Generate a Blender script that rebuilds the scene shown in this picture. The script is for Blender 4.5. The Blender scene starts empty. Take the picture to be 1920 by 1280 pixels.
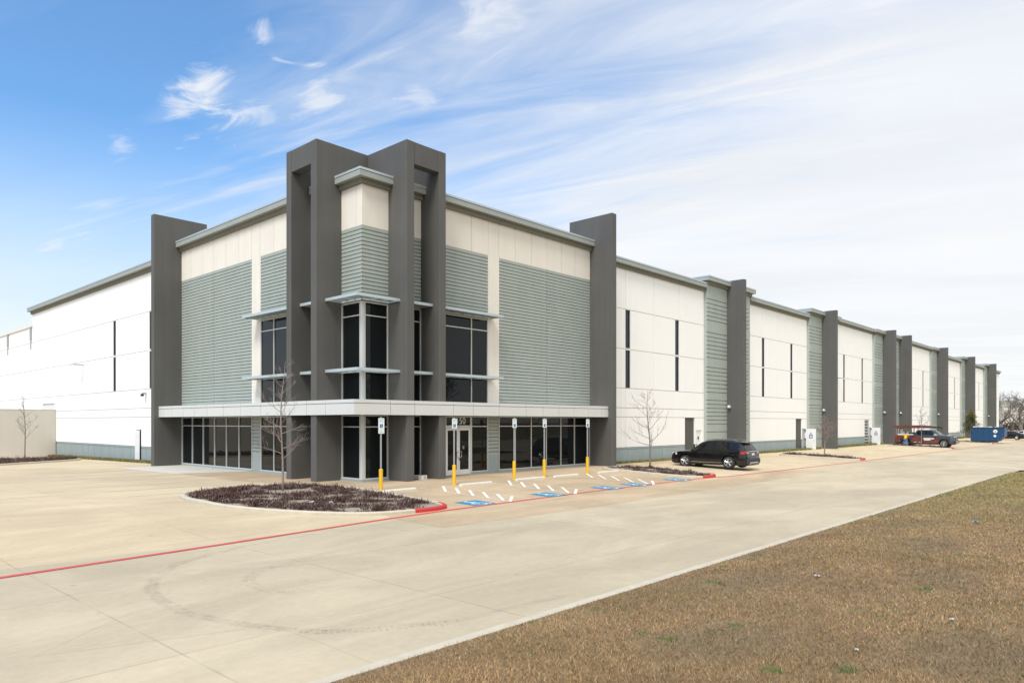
import bpy, bmesh, math, random
import numpy as np
from mathutils import Vector, Matrix
rnd = random.Random(7)
S = bpy.context.scene
COL = S.collection

# ------------------------------------------------------------------ camera
cam = bpy.data.cameras.new("camera"); camo = bpy.data.objects.new("camera", cam); COL.objects.link(camo)
camo.location = (-20.762, -29.050, 2.9)
camo.rotation_euler = (math.radians(90), 0, -math.atan2(0.73576, 0.67724))
cam.sensor_width = 36; cam.sensor_fit = 'HORIZONTAL'; cam.lens = 25.198
cam.shift_y = 152.0 / 1920.0; cam.clip_start = 0.1; cam.clip_end = 3000
S.camera = camo
# ------------------------------------------------------------------ light
SUN_EL = math.radians(52)
sdir = Vector((-0.93, -0.40, 0)).normalized() * math.cos(SUN_EL) + Vector((0, 0, math.sin(SUN_EL)))
sl = bpy.data.lights.new("sun", 'SUN'); sl.energy = 3.0; sl.angle = math.radians(20); sl.color = (1, 0.95, 0.87)
so = bpy.data.objects.new("sun", sl); COL.objects.link(so)
so.rotation_euler = sdir.to_track_quat('Z', 'Y').to_euler()
W = bpy.data.worlds.new("World"); S.world = W; W.use_nodes = True
S.view_settings.view_transform = 'Standard'; S.view_settings.look = 'None'
S.view_settings.exposure = 0.08; S.view_settings.gamma = 1.0


class NT:
    """tiny node helper"""
    def __init__(s, nt): s.nt = nt; s.n = nt.nodes; s.l = nt.links; s.n.clear()
    def new(s, t, **k):
        nd = s.n.new(t)
        for a, v in k.items(): setattr(nd, a, v)
        return nd
    def link(s, a, b): s.l.new(a, b)
    def val(s, sock, v):
        if hasattr(v, 'is_output'): s.l.new(v, sock)
        else: sock.default_value = v
    def math(s, op, a, b=0.0, c=None, clamp=False):
        m = s.new('ShaderNodeMath', operation=op); m.use_clamp = clamp
        s.val(m.inputs[0], a); s.val(m.inputs[1], b)
        if c is not None: s.val(m.inputs[2], c)
        return m.outputs[0]
    def vmath(s, op, a, b=None):
        m = s.new('ShaderNodeVectorMath', operation=op); s.val(m.inputs[0], a)
        if b is not None: s.val(m.inputs[1], b)
        return m
    def mix(s, f, a, b, blend='MIX'):
        m = s.new('ShaderNodeMix', data_type='RGBA', blend_type=blend)
        s.val(m.inputs['Factor'], f); s.val(m.inputs['A'], a); s.val(m.inputs['B'], b)
        return m.outputs['Result']
    def noise(s, vec, scale, detail=4, rough=0.5, dist=0.0, dims='3D'):
        m = s.new('ShaderNodeTexNoise', noise_dimensions=dims)
        if vec is not None: s.link(vec, m.inputs['Vector'])
        m.inputs['Scale'].default_value = scale; m.inputs['Detail'].default_value = detail
        m.inputs['Roughness'].default_value = rough; m.inputs['Distortion'].default_value = dist
        return m.outputs['Fac']
    def ramp(s, f, lo, hi, a=0.0, b=1.0, smooth=True):
        m = s.new('ShaderNodeMapRange'); m.interpolation_type = 'SMOOTHSTEP' if smooth else 'LINEAR'
        s.val(m.inputs['Value'], f); m.inputs['From Min'].default_value = lo; m.inputs['From Max'].default_value = hi
        m.inputs['To Min'].default_value = a; m.inputs['To Max'].default_value = b
        return m.outputs['Result']
    def mapping(s, vec, rot=(0, 0, 0), scale=(1, 1, 1), loc=(0, 0, 0)):
        m = s.new('ShaderNodeMapping'); s.link(vec, m.inputs['Vector'])
        m.inputs['Rotation'].default_value = rot; m.inputs['Scale'].default_value = scale; m.inputs['Location'].default_value = loc
        return m.outputs['Vector']


def rgb(r, g, b): return (r, g, b, 1.0)


def build_world():
    t = NT(W.node_tree)
    tc = t.new('ShaderNodeTexCoord').outputs['Generated']
    d = t.vmath('NORMALIZE', tc).outputs['Vector']
    sep = t.new('ShaderNodeSeparateXYZ'); t.link(d, sep.inputs[0])
    z = sep.outputs['Z']
    sky = t.new('ShaderNodeTexSky'); sky.sky_type = 'NISHITA'; sky.sun_disc = False
    sky.sun_elevation = SUN_EL; sky.sun_rotation = math.atan2(sdir.x, sdir.y)
    sky.air_density = 1.0; sky.dust_density = 0.4; sky.ozone_density = 2.0
    blue = t.mix(1.0, sky.outputs['Color'], rgb(0.72, 1.22, 1.50), 'MULTIPLY')
    # cloud plane coordinates
    zz = t.math('ADD', t.math('MAXIMUM', z, 0.0), 0.12)
    comb = t.new('ShaderNodeCombineXYZ')
    t.link(t.math('DIVIDE', sep.outputs['X'], zz), comb.inputs[0]); t.link(t.math('DIVIDE', sep.outputs['Y'], zz), comb.inputs[1])
    p = comb.outputs[0]
    pr_ = t.mapping(p, rot=(0, 0, math.radians(71)))
    ps = t.mapping(pr_, scale=(0.42, 1.5, 1))
    n1 = t.noise(ps, 1.0, 8, 0.52, 0.6)
    n2 = t.noise(t.mapping(pr_, scale=(0.5, 2.3, 1), loc=(3.1, 7.7, 0)), 1.9, 10, 0.58, 1.1)
    right = t.vmath('DOT_PRODUCT', d, (0.677, -0.736, 0.0)).outputs['Value']
    # coverage grows toward the right and the horizon
    bias = t.math('ADD', t.math('MULTIPLY', right, 0.62), t.math('MULTIPLY', t.ramp(z, 0.0, 0.5, 1, 0), 0.42))
    back = t.vmath('DOT_PRODUCT', d, (0.736, 0.677, 0.0)).outputs['Value']
    bias = t.math('ADD', bias, t.ramp(back, -0.2, 0.5, 0.22, 0.0))
    c = t.math('ADD', t.math('ADD', t.math('MULTIPLY', n1, 0.85), t.math('MULTIPLY', n2, 0.60)), bias)
    cov = t.ramp(c, 0.46, 1.12, 0.06, 0.97)
    wisp = t.math('MULTIPLY', t.ramp(n2, 0.52, 0.78), t.ramp(n1, 0.38, 0.62))
    cov = t.math('ADD', cov, t.math('MULTIPLY', wisp, 0.26), clamp=True)
    hz = t.ramp(z, 0.0, 0.42, 1.0, 0.0)
    cov = t.math('MAXIMUM', cov, t.math('MULTIPLY', hz, t.ramp(n1, 0.25, 0.6, 0.86, 1.0)))
    # a few separate puffs
    nb = t.noise(t.mapping(pr_, scale=(1.0, 1.9, 1)), 5.5, 9, 0.60, 0.7)
    for (bx, by, bz, r, k) in ((0.362, 0.855, 0.372, .065, .8), (0.385, 0.842, 0.384, .075, 1.1), (0.425, 0.82, 0.380, .055, .7), (0.491, 0.775, 0.399, .060, .95),
                            (0.585, 0.699, 0.412, .045, .6), (0.417, 0.784, 0.459, .036, .8), (0.305, 0.897, 0.321, .035, .6), (0.624, 0.60, 0.50, .10, .85)):
        dd = t.vmath('DISTANCE', d, (bx, by, bz)).outputs['Value']
        g = t.ramp(dd, 0.0, r, 1.0, 0.0)
        blob = t.math('MULTIPLY', t.ramp(t.math('ADD', nb, t.math('MULTIPLY', g, 0.30)), 0.66, 0.92), k * 0.75)
        cov = t.math('ADD', cov, t.math('MULTIPLY', blob, t.math('SUBTRACT', 1.0, cov)), clamp=True)
    shade = t.ramp(t.noise(ps, 1.7, 5, 0.5, 0.2), 0.3, 0.7, 0.93, 1.0)
    cl = t.mix(t.ramp(z, 0.0, 0.5), rgb(0.93, 0.935, 0.94), rgb(0.87, 0.90, 0.95))
    cl = t.vmath('SCALE', cl); t.val(cl.inputs['Scale'], shade); cl = cl.outputs[0]
    glow = t.ramp(t.vmath('DOT_PRODUCT', d, tuple(sdir)).outputs['Value'], 0.25, 1.0, 1.0, 1.8)
    warm = t.vmath('SCALE', cl); t.val(warm.inputs['Scale'], glow); cl = t.mix(t.ramp(glow, 1.0, 2.0), warm.outputs[0], t.mix(1.0, warm.outputs[0], rgb(1.03, 1.0, 0.93), 'MULTIPLY'))
    b1 = t.new('ShaderNodeBackground'); t.link(blue, b1.inputs['Color']); b1.inputs['Strength'].default_value = 0.14
    b2 = t.new('ShaderNodeBackground'); t.link(cl, b2.inputs['Color']); b2.inputs['Strength'].default_value = 1.0
    mx = t.new('ShaderNodeMixShader'); t.link(cov, mx.inputs[0]); t.link(b1.outputs[0], mx.inputs[1]); t.link(b2.outputs[0], mx.inputs[2])
    out = t.new('ShaderNodeOutputWorld'); t.link(mx.outputs[0], out.inputs['Surface'])


build_world()

# ------------------------------------------------------------------ materials
MATS = {}


def mat(name, fn):
    m = bpy.data.materials.new(name); m.use_nodes = True
    t = NT(m.node_tree)
    bs = t.new('ShaderNodeBsdfPrincipled'); out = t.new('ShaderNodeOutputMaterial'); t.link(bs.outputs[0], out.inputs[0])
    fn(t, bs); MATS[name] = m
    return m


def simple(name, col, rough=0.6, metal=0.0, var=0.08, scale=3.0, streak=0.0, bump=0.0, bscale=40.0, spec=0.5, coat=0.0):
    def fn(t, bs):
        pos = t.new('ShaderNodeNewGeometry').outputs['Position']
        n = t.noise(pos, scale, 5, 0.55)
        v = t.ramp(n, 0.25, 0.75, 1 - var, 1 + var, False)
        if streak:
            ns = t.noise(t.mapping(pos, scale=(2.2, 2.2, 0.10)), 1.0, 5, 0.6)
            v = t.math('MULTIPLY', v, t.ramp(ns, 0.3, 0.75, 1 + streak * .4, 1 - streak, False))
        s = t.vmath('SCALE', rgb(*col)[:3]); t.val(s.inputs['Scale'], v)
        t.link(s.outputs[0], bs.inputs['Base Color'])
        bs.inputs['Roughness'].default_value = rough; bs.inputs['Metallic'].default_value = metal
        bs.inputs['Specular IOR Level'].default_value = spec
        if coat: bs.inputs['Coat Weight'].default_value = coat; bs.inputs['Coat Roughness'].default_value = 0.04
        if bump:
            b = t.new('ShaderNodeBump'); b.inputs['Strength'].default_value = bump; b.inputs['Distance'].default_value = 0.02
            t.link(t.noise(pos, bscale, 4, 0.6), b.inputs['Height']); t.link(b.outputs[0], bs.inputs['Normal'])
    return mat(name, fn)


simple('white_paint', (0.83, 0.83, 0.81), 0.75, var=0.015, scale=0.6, streak=0.018, bump=0.08, bscale=60)
simple('caulk', (0.36, 0.32, 0.26), 0.8, var=0.2)
simple('sealant', (0.40, 0.38, 0.345), 0.8, var=0.15)
simple('white_upper', (0.715, 0.675, 0.60), 0.75, var=0.03, scale=0.7, streak=0.045, bump=0.08, bscale=60)
simple('siding_paint', (0.335, 0.375, 0.345), 0.65, var=0.06, scale=0.8, streak=0.07, bump=0.05)
simple('band_paint', (0.285, 0.34, 0.345), 0.65, var=0.06, scale=0.8, streak=0.08, bump=0.05)
simple('dark_paint', (0.092, 0.090, 0.084), 0.7, var=0.10, scale=0.45, streak=0.12, bump=0.12, bscale=30)
simple('cornice_paint', (0.31, 0.335, 0.315), 0.6, var=0.05, scale=1.0, streak=0.04)
simple('corbel_shaded', (0.17, 0.165, 0.13), 0.8, var=0.06)  # corbel band: shadow below the cornice fascia put into its dark colour
simple('coping_metal', (0.46, 0.52, 0.55), 0.4, metal=0.3, var=0.03)
simple('fascia_metal', (0.62, 0.63, 0.61), 0.45, metal=0.15, var=0.03, scale=0.4)
simple('shade_metal', (0.46, 0.53, 0.55), 0.45, metal=0.25, var=0.03)
simple('blade_shaded', (0.20, 0.22, 0.215), 0.6)  # sunshade slats: shade of the underside painted in, darker than the frame metal
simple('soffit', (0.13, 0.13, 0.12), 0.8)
simple('alu_frame', (0.60, 0.61, 0.59), 0.45, metal=0.25, var=0.03)
simple('door_white', (0.72, 0.73, 0.73), 0.5, var=0.03)
simple('black', (0.012, 0.012, 0.012), 0.6)
simple('interior_dark', (0.02, 0.02, 0.02), 0.9)
simple('galvanised', (0.42, 0.43, 0.43), 0.5, metal=0.5, var=0.1, scale=20)
simple('yellow_paint', (0.72, 0.43, 0.012), 0.55, var=0.08, scale=6)
simple('sign_white', (0.72, 0.80, 0.78), 0.5, var=0.02)
simple('sign_blue', (0.010, 0.055, 0.30), 0.5, var=0.02)
simple('sign_green', (0.03, 0.22, 0.10), 0.5, var=0.02)
simple('precast', (0.58, 0.55, 0.47), 0.85, var=0.1, scale=8, bump=0.2)
simple('kerb_concrete', (0.50, 0.45, 0.355), 0.85, var=0.10, scale=4, bump=0.2)
simple('screen_paint', (0.52, 0.49, 0.44), 0.8, var=0.04, scale=0.5, streak=0.06)
simple('bark', (0.20, 0.165, 0.145), 0.9, var=0.25, scale=18, bump=0.3)
simple('bark_red', (0.25, 0.20, 0.175), 0.9, var=0.25, scale=18, bump=0.3)
simple('bark_far', (0.14, 0.12, 0.105), 0.9, var=0.2)
simple('soil_litter', (0.30, 0.245, 0.195), 0.95, var=0.45, scale=14, bump=0.6, bscale=50)
simple('shrub_purple', (0.068, 0.034, 0.026), 0.8, var=0.4, scale=6)
simple('shrub_dry', (0.20, 0.135, 0.115), 0.85, var=0.3, scale=6)
simple('paper', (0.42, 0.42, 0.42), 0.7)
simple('plastic_blue', (0.12, 0.28, 0.36), 0.5)
simple('red_plastic', (0.35, 0.02, 0.015), 0.5)
simple('car_black', (0.005, 0.005, 0.006), 0.2, var=0.0, coat=0.5, spec=0.35)
simple('car_white', (0.72, 0.73, 0.75), 0.25, var=0.0, coat=1.0)
simple('car_grey', (0.05, 0.055, 0.06), 0.25, var=0.0, coat=1.0)
simple('truck_black', (0.030, 0.034, 0.036), 0.22, var=0.05, coat=1.0)
simple('truck_maroon', (0.14, 0.028, 0.022), 0.3, var=0.25, scale=1.5, coat=0.6)
simple('rack_maroon', (0.13, 0.030, 0.025), 0.5, var=0.3, scale=2)
simple('tyre', (0.018, 0.018, 0.018), 0.85)
simple('alloy', (0.62, 0.62, 0.62), 0.28, metal=0.9, var=0.0)
simple('chrome', (0.75, 0.75, 0.75), 0.15, metal=1.0, var=0.0)
simple('plastic_dark', (0.025, 0.025, 0.026), 0.6)
simple('lamp_red', (0.42, 0.012, 0.010), 0.15, coat=1.0)
simple('lamp_clear', (0.75, 0.77, 0.78), 0.1, coat=1.0)
simple('skin', (0.34, 0.19, 0.13), 0.6)
simple('shirt_yellow', (0.80, 0.47, 0.02), 0.8, var=0.1)
simple('jeans', (0.10, 0.19, 0.34), 0.85, var=0.1, scale=6)
simple('hair', (0.015, 0.012, 0.010), 0.7)
simple('dumpster_blue', (0.008, 0.055, 0.14), 0.45, var=0.15, scale=2, streak=0.15)
simple('rust_brown', (0.06, 0.035, 0.03), 0.8, var=0.3)
simple('beige_far', (0.50, 0.475, 0.40), 0.8, var=0.04, scale=0.1)
simple('roof_far', (0.32, 0.33, 0.29), 0.8)
simple('leaf_dark', (0.055, 0.072, 0.022), 0.7, var=0.4, scale=3)
simple('leaf_tan', (0.24, 0.17, 0.045), 0.7, var=0.4, scale=3)
simple('carton', (0.66, 0.64, 0.62), 0.8)
simple('roof_membrane', (0.6, 0.6, 0.58), 0.8)
simple('brush_far', (0.10, 0.085, 0.055), 0.95, var=0.4, scale=1.2)
simple('clay', (0.30, 0.12, 0.07), 0.9, var=0.2)


def glass_fn(base, r):
    def fn(t, bs):
        pos = t.new('ShaderNodeNewGeometry').outputs['Position']
        bs.inputs['Base Color'].default_value = rgb(*base)
        bs.inputs['Roughness'].default_value = r
        bs.inputs['IOR'].default_value = 1.35
        b = t.new('ShaderNodeBump'); b.inputs['Strength'].default_value = 0.06; b.inputs['Distance'].default_value = 0.02
        t.link(t.noise(pos, 0.9, 2, 0.4), b.inputs['Height']); t.link(b.outputs[0], bs.inputs['Normal'])
    return fn


mat('glass', glass_fn((0.006, 0.008, 0.009), 0.02))
mat('glass_blue', glass_fn((0.012, 0.018, 0.028), 0.04))


def car_glass(t, bs):
    bs.inputs['Base Color'].default_value = rgb(0.008, 0.009, 0.010); bs.inputs['Roughness'].default_value = 0.04


mat('car_glass', car_glass)


def concrete_fn(c1, c2, joints=True, stain=0.085, jx=4.57, jy=4.57, ox=0.0, oy=0.0):
    def fn(t, bs):
        pos = t.new('ShaderNodeNewGeometry').outputs['Position']
        n0 = t.noise(pos, 0.09, 4, 0.55, 0.6)
        n1 = t.noise(t.mapping(pos, scale=(0.5, 1, 1)), 0.38, 7, 0.66, 0.8)
        n2 = t.noise(pos, 7.0, 6, 0.7)
        n3 = t.noise(pos, 70.0, 3, 0.6)
        base = t.mix(t.ramp(t.math('ADD', t.math('MULTIPLY', n0, .6), t.math('MULTIPLY', n1, .4)), 0.38, 0.62), rgb(*c1), rgb(*c2))
        v = t.math('MULTIPLY', t.ramp(n1, 0.3, 0.7, 1 - stain, 1 + stain * .7, False), t.ramp(n2, 0.25, 0.75, 0.93, 1.06, False))
        v = t.math('MULTIPLY', v, t.ramp(n3, 0.3, 0.7, 0.965, 1.035, False))
        sp = t.ramp(t.noise(pos, 2.6, 3, 0.5), 0.68, 0.78, 1.0, 0.88)
        v = t.math('MULTIPLY', v, sp)
        vo = t.new('ShaderNodeTexVoronoi'); vo.inputs['Scale'].default_value = 0.55; t.link(pos, vo.inputs['Vector']); vo.inputs['Randomness'].default_value = 1.0
        v = t.math('MULTIPLY', v, t.ramp(t.math('ADD', vo.outputs['Distance'], t.math('MULTIPLY', n2, 0.05)), 0.045, 0.075, 0.72, 1.0))
        cr = t.new('ShaderNodeTexVoronoi'); cr.feature = 'DISTANCE_TO_EDGE'; cr.inputs['Scale'].default_value = 0.11; t.link(t.vmath('ADD', pos, t.new('ShaderNodeTexNoise').outputs['Color']).outputs[0], cr.inputs['Vector'])
        v = t.math('MULTIPLY', v, t.math('SUBTRACT', 1.0, t.math('MULTIPLY', t.ramp(cr.outputs['Distance'], 0.0, 0.0016, 0.22, 0.0), t.ramp(n0, 0.5, 0.6))))
        sep = t.new('ShaderNodeSeparateXYZ'); t.link(pos, sep.inputs[0])
        if joints:
            for ax, per, off in (('X', jx, ox), ('Y', jy, oy)):
                fr = t.math('FRACT', t.math('DIVIDE', t.math('ADD', sep.outputs[ax], off + 1000 * per), per))
                dist = t.math('MULTIPLY', t.math('ABSOLUTE', t.math('SUBTRACT', fr, 0.5)), per)
                ln = t.ramp(dist, per * .5 - 0.022, per * .5 - 0.010, 0.0, 1.0)
                ln = t.math('MULTIPLY', ln, t.ramp(t.noise(pos, 0.55, 3, 0.6), 0.35, 0.62, 0.04, 0.24))
                v = t.math('MULTIPLY', v, t.math('SUBTRACT', 1.0, ln))
                # each pour slightly different
            cell = t.new('ShaderNodeCombineXYZ')
            t.link(t.math('FLOOR', t.math('DIVIDE', t.math('ADD', sep.outputs['X'], ox + 1000 * jx), jx * 2)), cell.inputs[0])
            t.link(t.math('FLOOR', t.math('DIVIDE', t.math('ADD', sep.outputs['Y'], oy + 1000 * jy), jy * 2)), cell.inputs[1])
            wn = t.new('ShaderNodeTexWhiteNoise'); wn.noise_dimensions = '2D'; t.link(cell.outputs[0], wn.inputs['Vector'])
            v = t.math('MULTIPLY', v, t.ramp(wn.outputs['Value'], 0, 1, 0.965, 1.03, False))
        s = t.vmath('SCALE', base); t.val(s.inputs['Scale'], v)
        t.link(s.outputs[0], bs.inputs['Base Color']); bs.inputs['Roughness'].default_value = 0.85
        b = t.new('ShaderNodeBump'); b.inputs['Strength'].default_value = 0.15; b.inputs['Distance'].default_value = 0.01
        t.link(n3, b.inputs['Height']); t.link(b.outputs[0], bs.inputs['Normal'])
    return fn


mat('concrete_drive', concrete_fn((0.43, 0.362, 0.254), (0.515, 0.434, 0.306), oy=10.0, ox=12.05))
mat('concrete_lot', concrete_fn((0.490, 0.395, 0.262), (0.58, 0.475, 0.315), oy=10.0, ox=12.05))
mat('concrete_tan', concrete_fn((0.42, 0.315, 0.20), (0.49, 0.375, 0.245), jx=2.3, jy=2.3, stain=0.16))
mat('concrete_pale', concrete_fn((0.55, 0.53, 0.47), (0.60, 0.56, 0.49), joints=False))


def worn_paint(name, col, under=(0.43, 0.36, 0.26), wear=0.42):
    def fn(t, bs):
        pos = t.new('ShaderNodeNewGeometry').outputs['Position']
        n = t.noise(pos, 9.0, 7, 0.7)
        n2 = t.noise(pos, 0.5, 3, 0.5)
        f = t.ramp(t.math('ADD', n, t.math('MULTIPLY', n2, 0.25)), wear, wear + 0.14)
        t.link(t.mix(f, rgb(*under), rgb(*col)), bs.inputs['Base Color']); bs.inputs['Roughness'].default_value = 0.75
    mat(name, fn)


worn_paint('line_red', (0.56, 0.085, 0.07), wear=0.36)
worn_paint('line_red_faint', (0.42, 0.10, 0.08), under=(0.46, 0.41, 0.32), wear=0.56)
worn_paint('kerb_red', (0.50, 0.035, 0.035), under=(0.36, 0.10, 0.08), wear=0.42)
worn_paint('line_white', (0.74, 0.71, 0.64), wear=0.38)
worn_paint('line_white_faint', (0.70, 0.65, 0.54), wear=0.48)
worn_paint('line_blue', (0.012, 0.22, 0.38), under=(0.10, 0.26, 0.40), wear=0.46)
worn_paint('line_bluepale', (0.30, 0.36, 0.50), under=(0.5, 0.48, 0.42), wear=0.55)


def lawn_fn(t, bs):
    pos = t.new('ShaderNodeNewGeometry').outputs['Position']
    n0 = t.noise(pos, 0.35, 5, 0.6); n1 = t.noise(pos, 3.0, 6, 0.7); n2 = t.noise(pos, 40.0, 4, 0.7)
    c = t.mix(t.ramp(n1, 0.35, 0.65), rgb(0.20, 0.135, 0.072), rgb(0.29, 0.21, 0.12))
    c = t.mix(t.ramp(n0, 0.45, 0.7), c, rgb(0.175, 0.140, 0.062))
    sep = t.new('ShaderNodeSeparateXYZ'); t.link(pos, sep.inputs[0])
    far = t.ramp(sep.outputs['X'], -2.0, 30.0, 0.0, 0.62)
    c = t.mix(far, c, rgb(0.215, 0.200, 0.080))
    gr = t.ramp(t.noise(pos, 0.9, 5, 0.7), 0.62, 0.72)
    c = t.mix(t.math('MULTIPLY', gr, 0.6), c, rgb(0.07, 0.12, 0.025))
    s = t.vmath('SCALE', c); t.val(s.inputs['Scale'], t.ramp(n2, 0.3, 0.7, 0.62, 1.3, False))
    t.link(s.outputs[0], bs.inputs['Base Color']); bs.inputs['Roughness'].default_value = 0.95
    b = t.new('ShaderNodeBump'); b.inputs['Strength'].default_value = 0.8; b.inputs['Distance'].default_value = 0.04
    t.link(n2, b.inputs['Height']); t.link(b.outputs[0], bs.inputs['Normal'])


mat('lawn', lawn_fn)


def blade_fn(t, bs):
    a = t.new('ShaderNodeVertexColor'); a.layer_name = 'tint'
    t.link(a.outputs['Color'], bs.inputs['Base Color']); bs.inputs['Roughness'].default_value = 0.8
    bs.inputs['Specular IOR Level'].default_value = 0.2


mat('blade', blade_fn)


def track_soft(t, bs):
    pos = t.new('ShaderNodeNewGeometry').outputs['Position']
    bs.inputs['Base Color'].default_value = rgb(0.20, 0.18, 0.15); bs.inputs['Roughness'].default_value = 0.9
    t.link(t.ramp(t.noise(pos, 1.2, 5, 0.6), 0.35, 0.7, 0.0, 0.055), bs.inputs['Alpha'])


mat('tyre_dust_mark', track_soft)


def track_fn(t, bs):
    pos = t.new('ShaderNodeNewGeometry').outputs['Position']
    bs.inputs['Base Color'].default_value = rgb(0.16, 0.15, 0.13); bs.inputs['Roughness'].default_value = 0.9
    n = t.noise(pos, 5.0, 5, 0.7)
    t.link(t.ramp(n, 0.38, 0.72, 0.0, 0.22), bs.inputs['Alpha'])


mat('tyre_rubber_mark', track_fn)


# ------------------------------------------------------------------ mesh helpers
class MB:
    def __init__(s): s.v = []; s.f = []; s.m = []; s.mats = []
    def mi(s, m):
        if m not in s.mats: s.mats.append(m)
        return s.mats.index(m)
    def face(s, pts, m):
        k = len(s.v); s.v.extend([tuple(p) for p in pts]); s.f.append(tuple(range(k, k + len(pts)))); s.m.append(s.mi(m))
    def box(s, x0, x1, y0, y1, z0, z1, m):
        k = len(s.v)
        s.v += [(x0, y0, z0), (x1, y0, z0), (x1, y1, z0), (x0, y1, z0), (x0, y0, z1), (x1, y0, z1), (x1, y1, z1), (x0, y1, z1)]
        i = s.mi(m)
        for q in ((0, 3, 2, 1), (4, 5, 6, 7), (0, 1, 5, 4), (1, 2, 6, 5), (2, 3, 7, 6), (3, 0, 4, 7)):
            s.f.append(tuple(k + a for a in q)); s.m.append(i)
    def prism(s, poly, z0, z1, m, mtop=None):
        n = len(poly); k = len(s.v)
        zf0 = z0 if callable(z0) else (lambda x, y: z0); zf1 = z1 if callable(z1) else (lambda x, y: z1)
        s.v += [(x, y, zf0(x, y)) for x, y in poly] + [(x, y, zf1(x, y)) for x, y in poly]
        i = s.mi(m); it = s.mi(mtop or m)
        for a in range(n):
            b = (a + 1) % n; s.f.append((k + a, k + b, k + n + b, k + n + a)); s.m.append(i)
        s.f.append(tuple(k + n + a for a in range(n))); s.m.append(it)
        s.f.append(tuple(k + n - 1 - a for a in range(n))); s.m.append(i)
    def tube(s, pts, rs, m, n=6, cap=True):
        pts = [Vector(p) for p in pts]; k0 = len(s.v); i = s.mi(m)
        up = Vector((0.13, 0.21, 0.97))
        for j, p in enumerate(pts):
            d = (pts[min(j + 1, len(pts) - 1)] - pts[max(j - 1, 0)])
            d = d.normalized() if d.length > 1e-9 else Vector((0, 0, 1))
            a = d.cross(up)
            if a.length < 0.05: a = d.cross(Vector((1, 0, 0)))
            a.normalize(); b = d.cross(a)
            for q in range(n):
                t = 2 * math.pi * q / n
                s.v.append(tuple(p + (a * math.cos(t) + b * math.sin(t)) * rs[j]))
        for j in range(len(pts) - 1):
            for q in range(n):
                r = (q + 1) % n
                s.f.append((k0 + j * n + q, k0 + j * n + r, k0 + (j + 1) * n + r, k0 + (j + 1) * n + q)); s.m.append(i)
        if cap:
            s.f.append(tuple(k0 + n - 1 - q for q in range(n))); s.m.append(i)
            s.f.append(tuple(k0 + (len(pts) - 1) * n + q for q in range(n))); s.m.append(i)
    def cyl(s, x, y, z0, z1, r, m, n=16): s.tube([(x, y, z0), (x, y, z1)], [r, r], m, n)
    def build(s, name, parent=None, smooth=False, loc=None):
        me = bpy.data.meshes.new(name); me.from_pydata(s.v, [], s.f)
        for m in s.mats: me.materials.append(MATS[m])
        me.polygons.foreach_set('material_index', s.m)
        if smooth: me.polygons.foreach_set('use_smooth', [True] * len(s.f))
        me.update()
        o = bpy.data.objects.new(name, me); COL.objects.link(o)
        if parent: o.parent = parent
        if loc: o.location = loc
        return o


def fixn(o):
    bm = bmesh.new(); bm.from_mesh(o.data); bmesh.ops.recalc_face_normals(bm, faces=bm.faces); bm.to_mesh(o.data); bm.free()
    return o


def bevel(o, w=0.01, seg=2):
    md = o.modifiers.new('bevel', 'BEVEL'); md.width = w; md.segments = seg; md.limit_method = 'ANGLE'; md.angle_limit = math.radians(50)
    return o


def tag(o, label=None, cat=None, group=None, kind=None):
    if label: o['label'] = label
    if cat: o['category'] = cat
    if group: o['group'] = group
    if kind: o['kind'] = kind
    return o


def thing(name, label, cat, loc=(0, 0, 0), rz=0.0, group=None):
    o = bpy.data.objects.new(name, None); COL.objects.link(o); o.location = loc; o.rotation_euler = (0, 0, rz)
    return tag(o, label, cat, group)


def copy_tree(o, parent=None):
    c = o.copy(); COL.objects.link(c); c.parent = parent
    for ch in [x for x in bpy.data.objects if x.parent == o]: copy_tree(ch, c)
    return c


def lerp(a, b, t): return a + (b - a) * t


def pw(xs, ys):
    def f(x):
        if x <= xs[0]: return ys[0]
        for i in range(len(xs) - 1):
            if x <= xs[i + 1]:
                t = (x - xs[i]) / (xs[i + 1] - xs[i]); return lerp(ys[i], ys[i + 1], t)
        return ys[-1]
    return f


def gz(x, y):
    """level of the paving: it falls gently away from the building"""
    z = -0.25 * min(max((-y - 3.6) / 6.6, 0), 1)
    if y > 25: z = -0.3 * min((y - 25) / 24, 1)
    return z


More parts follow.
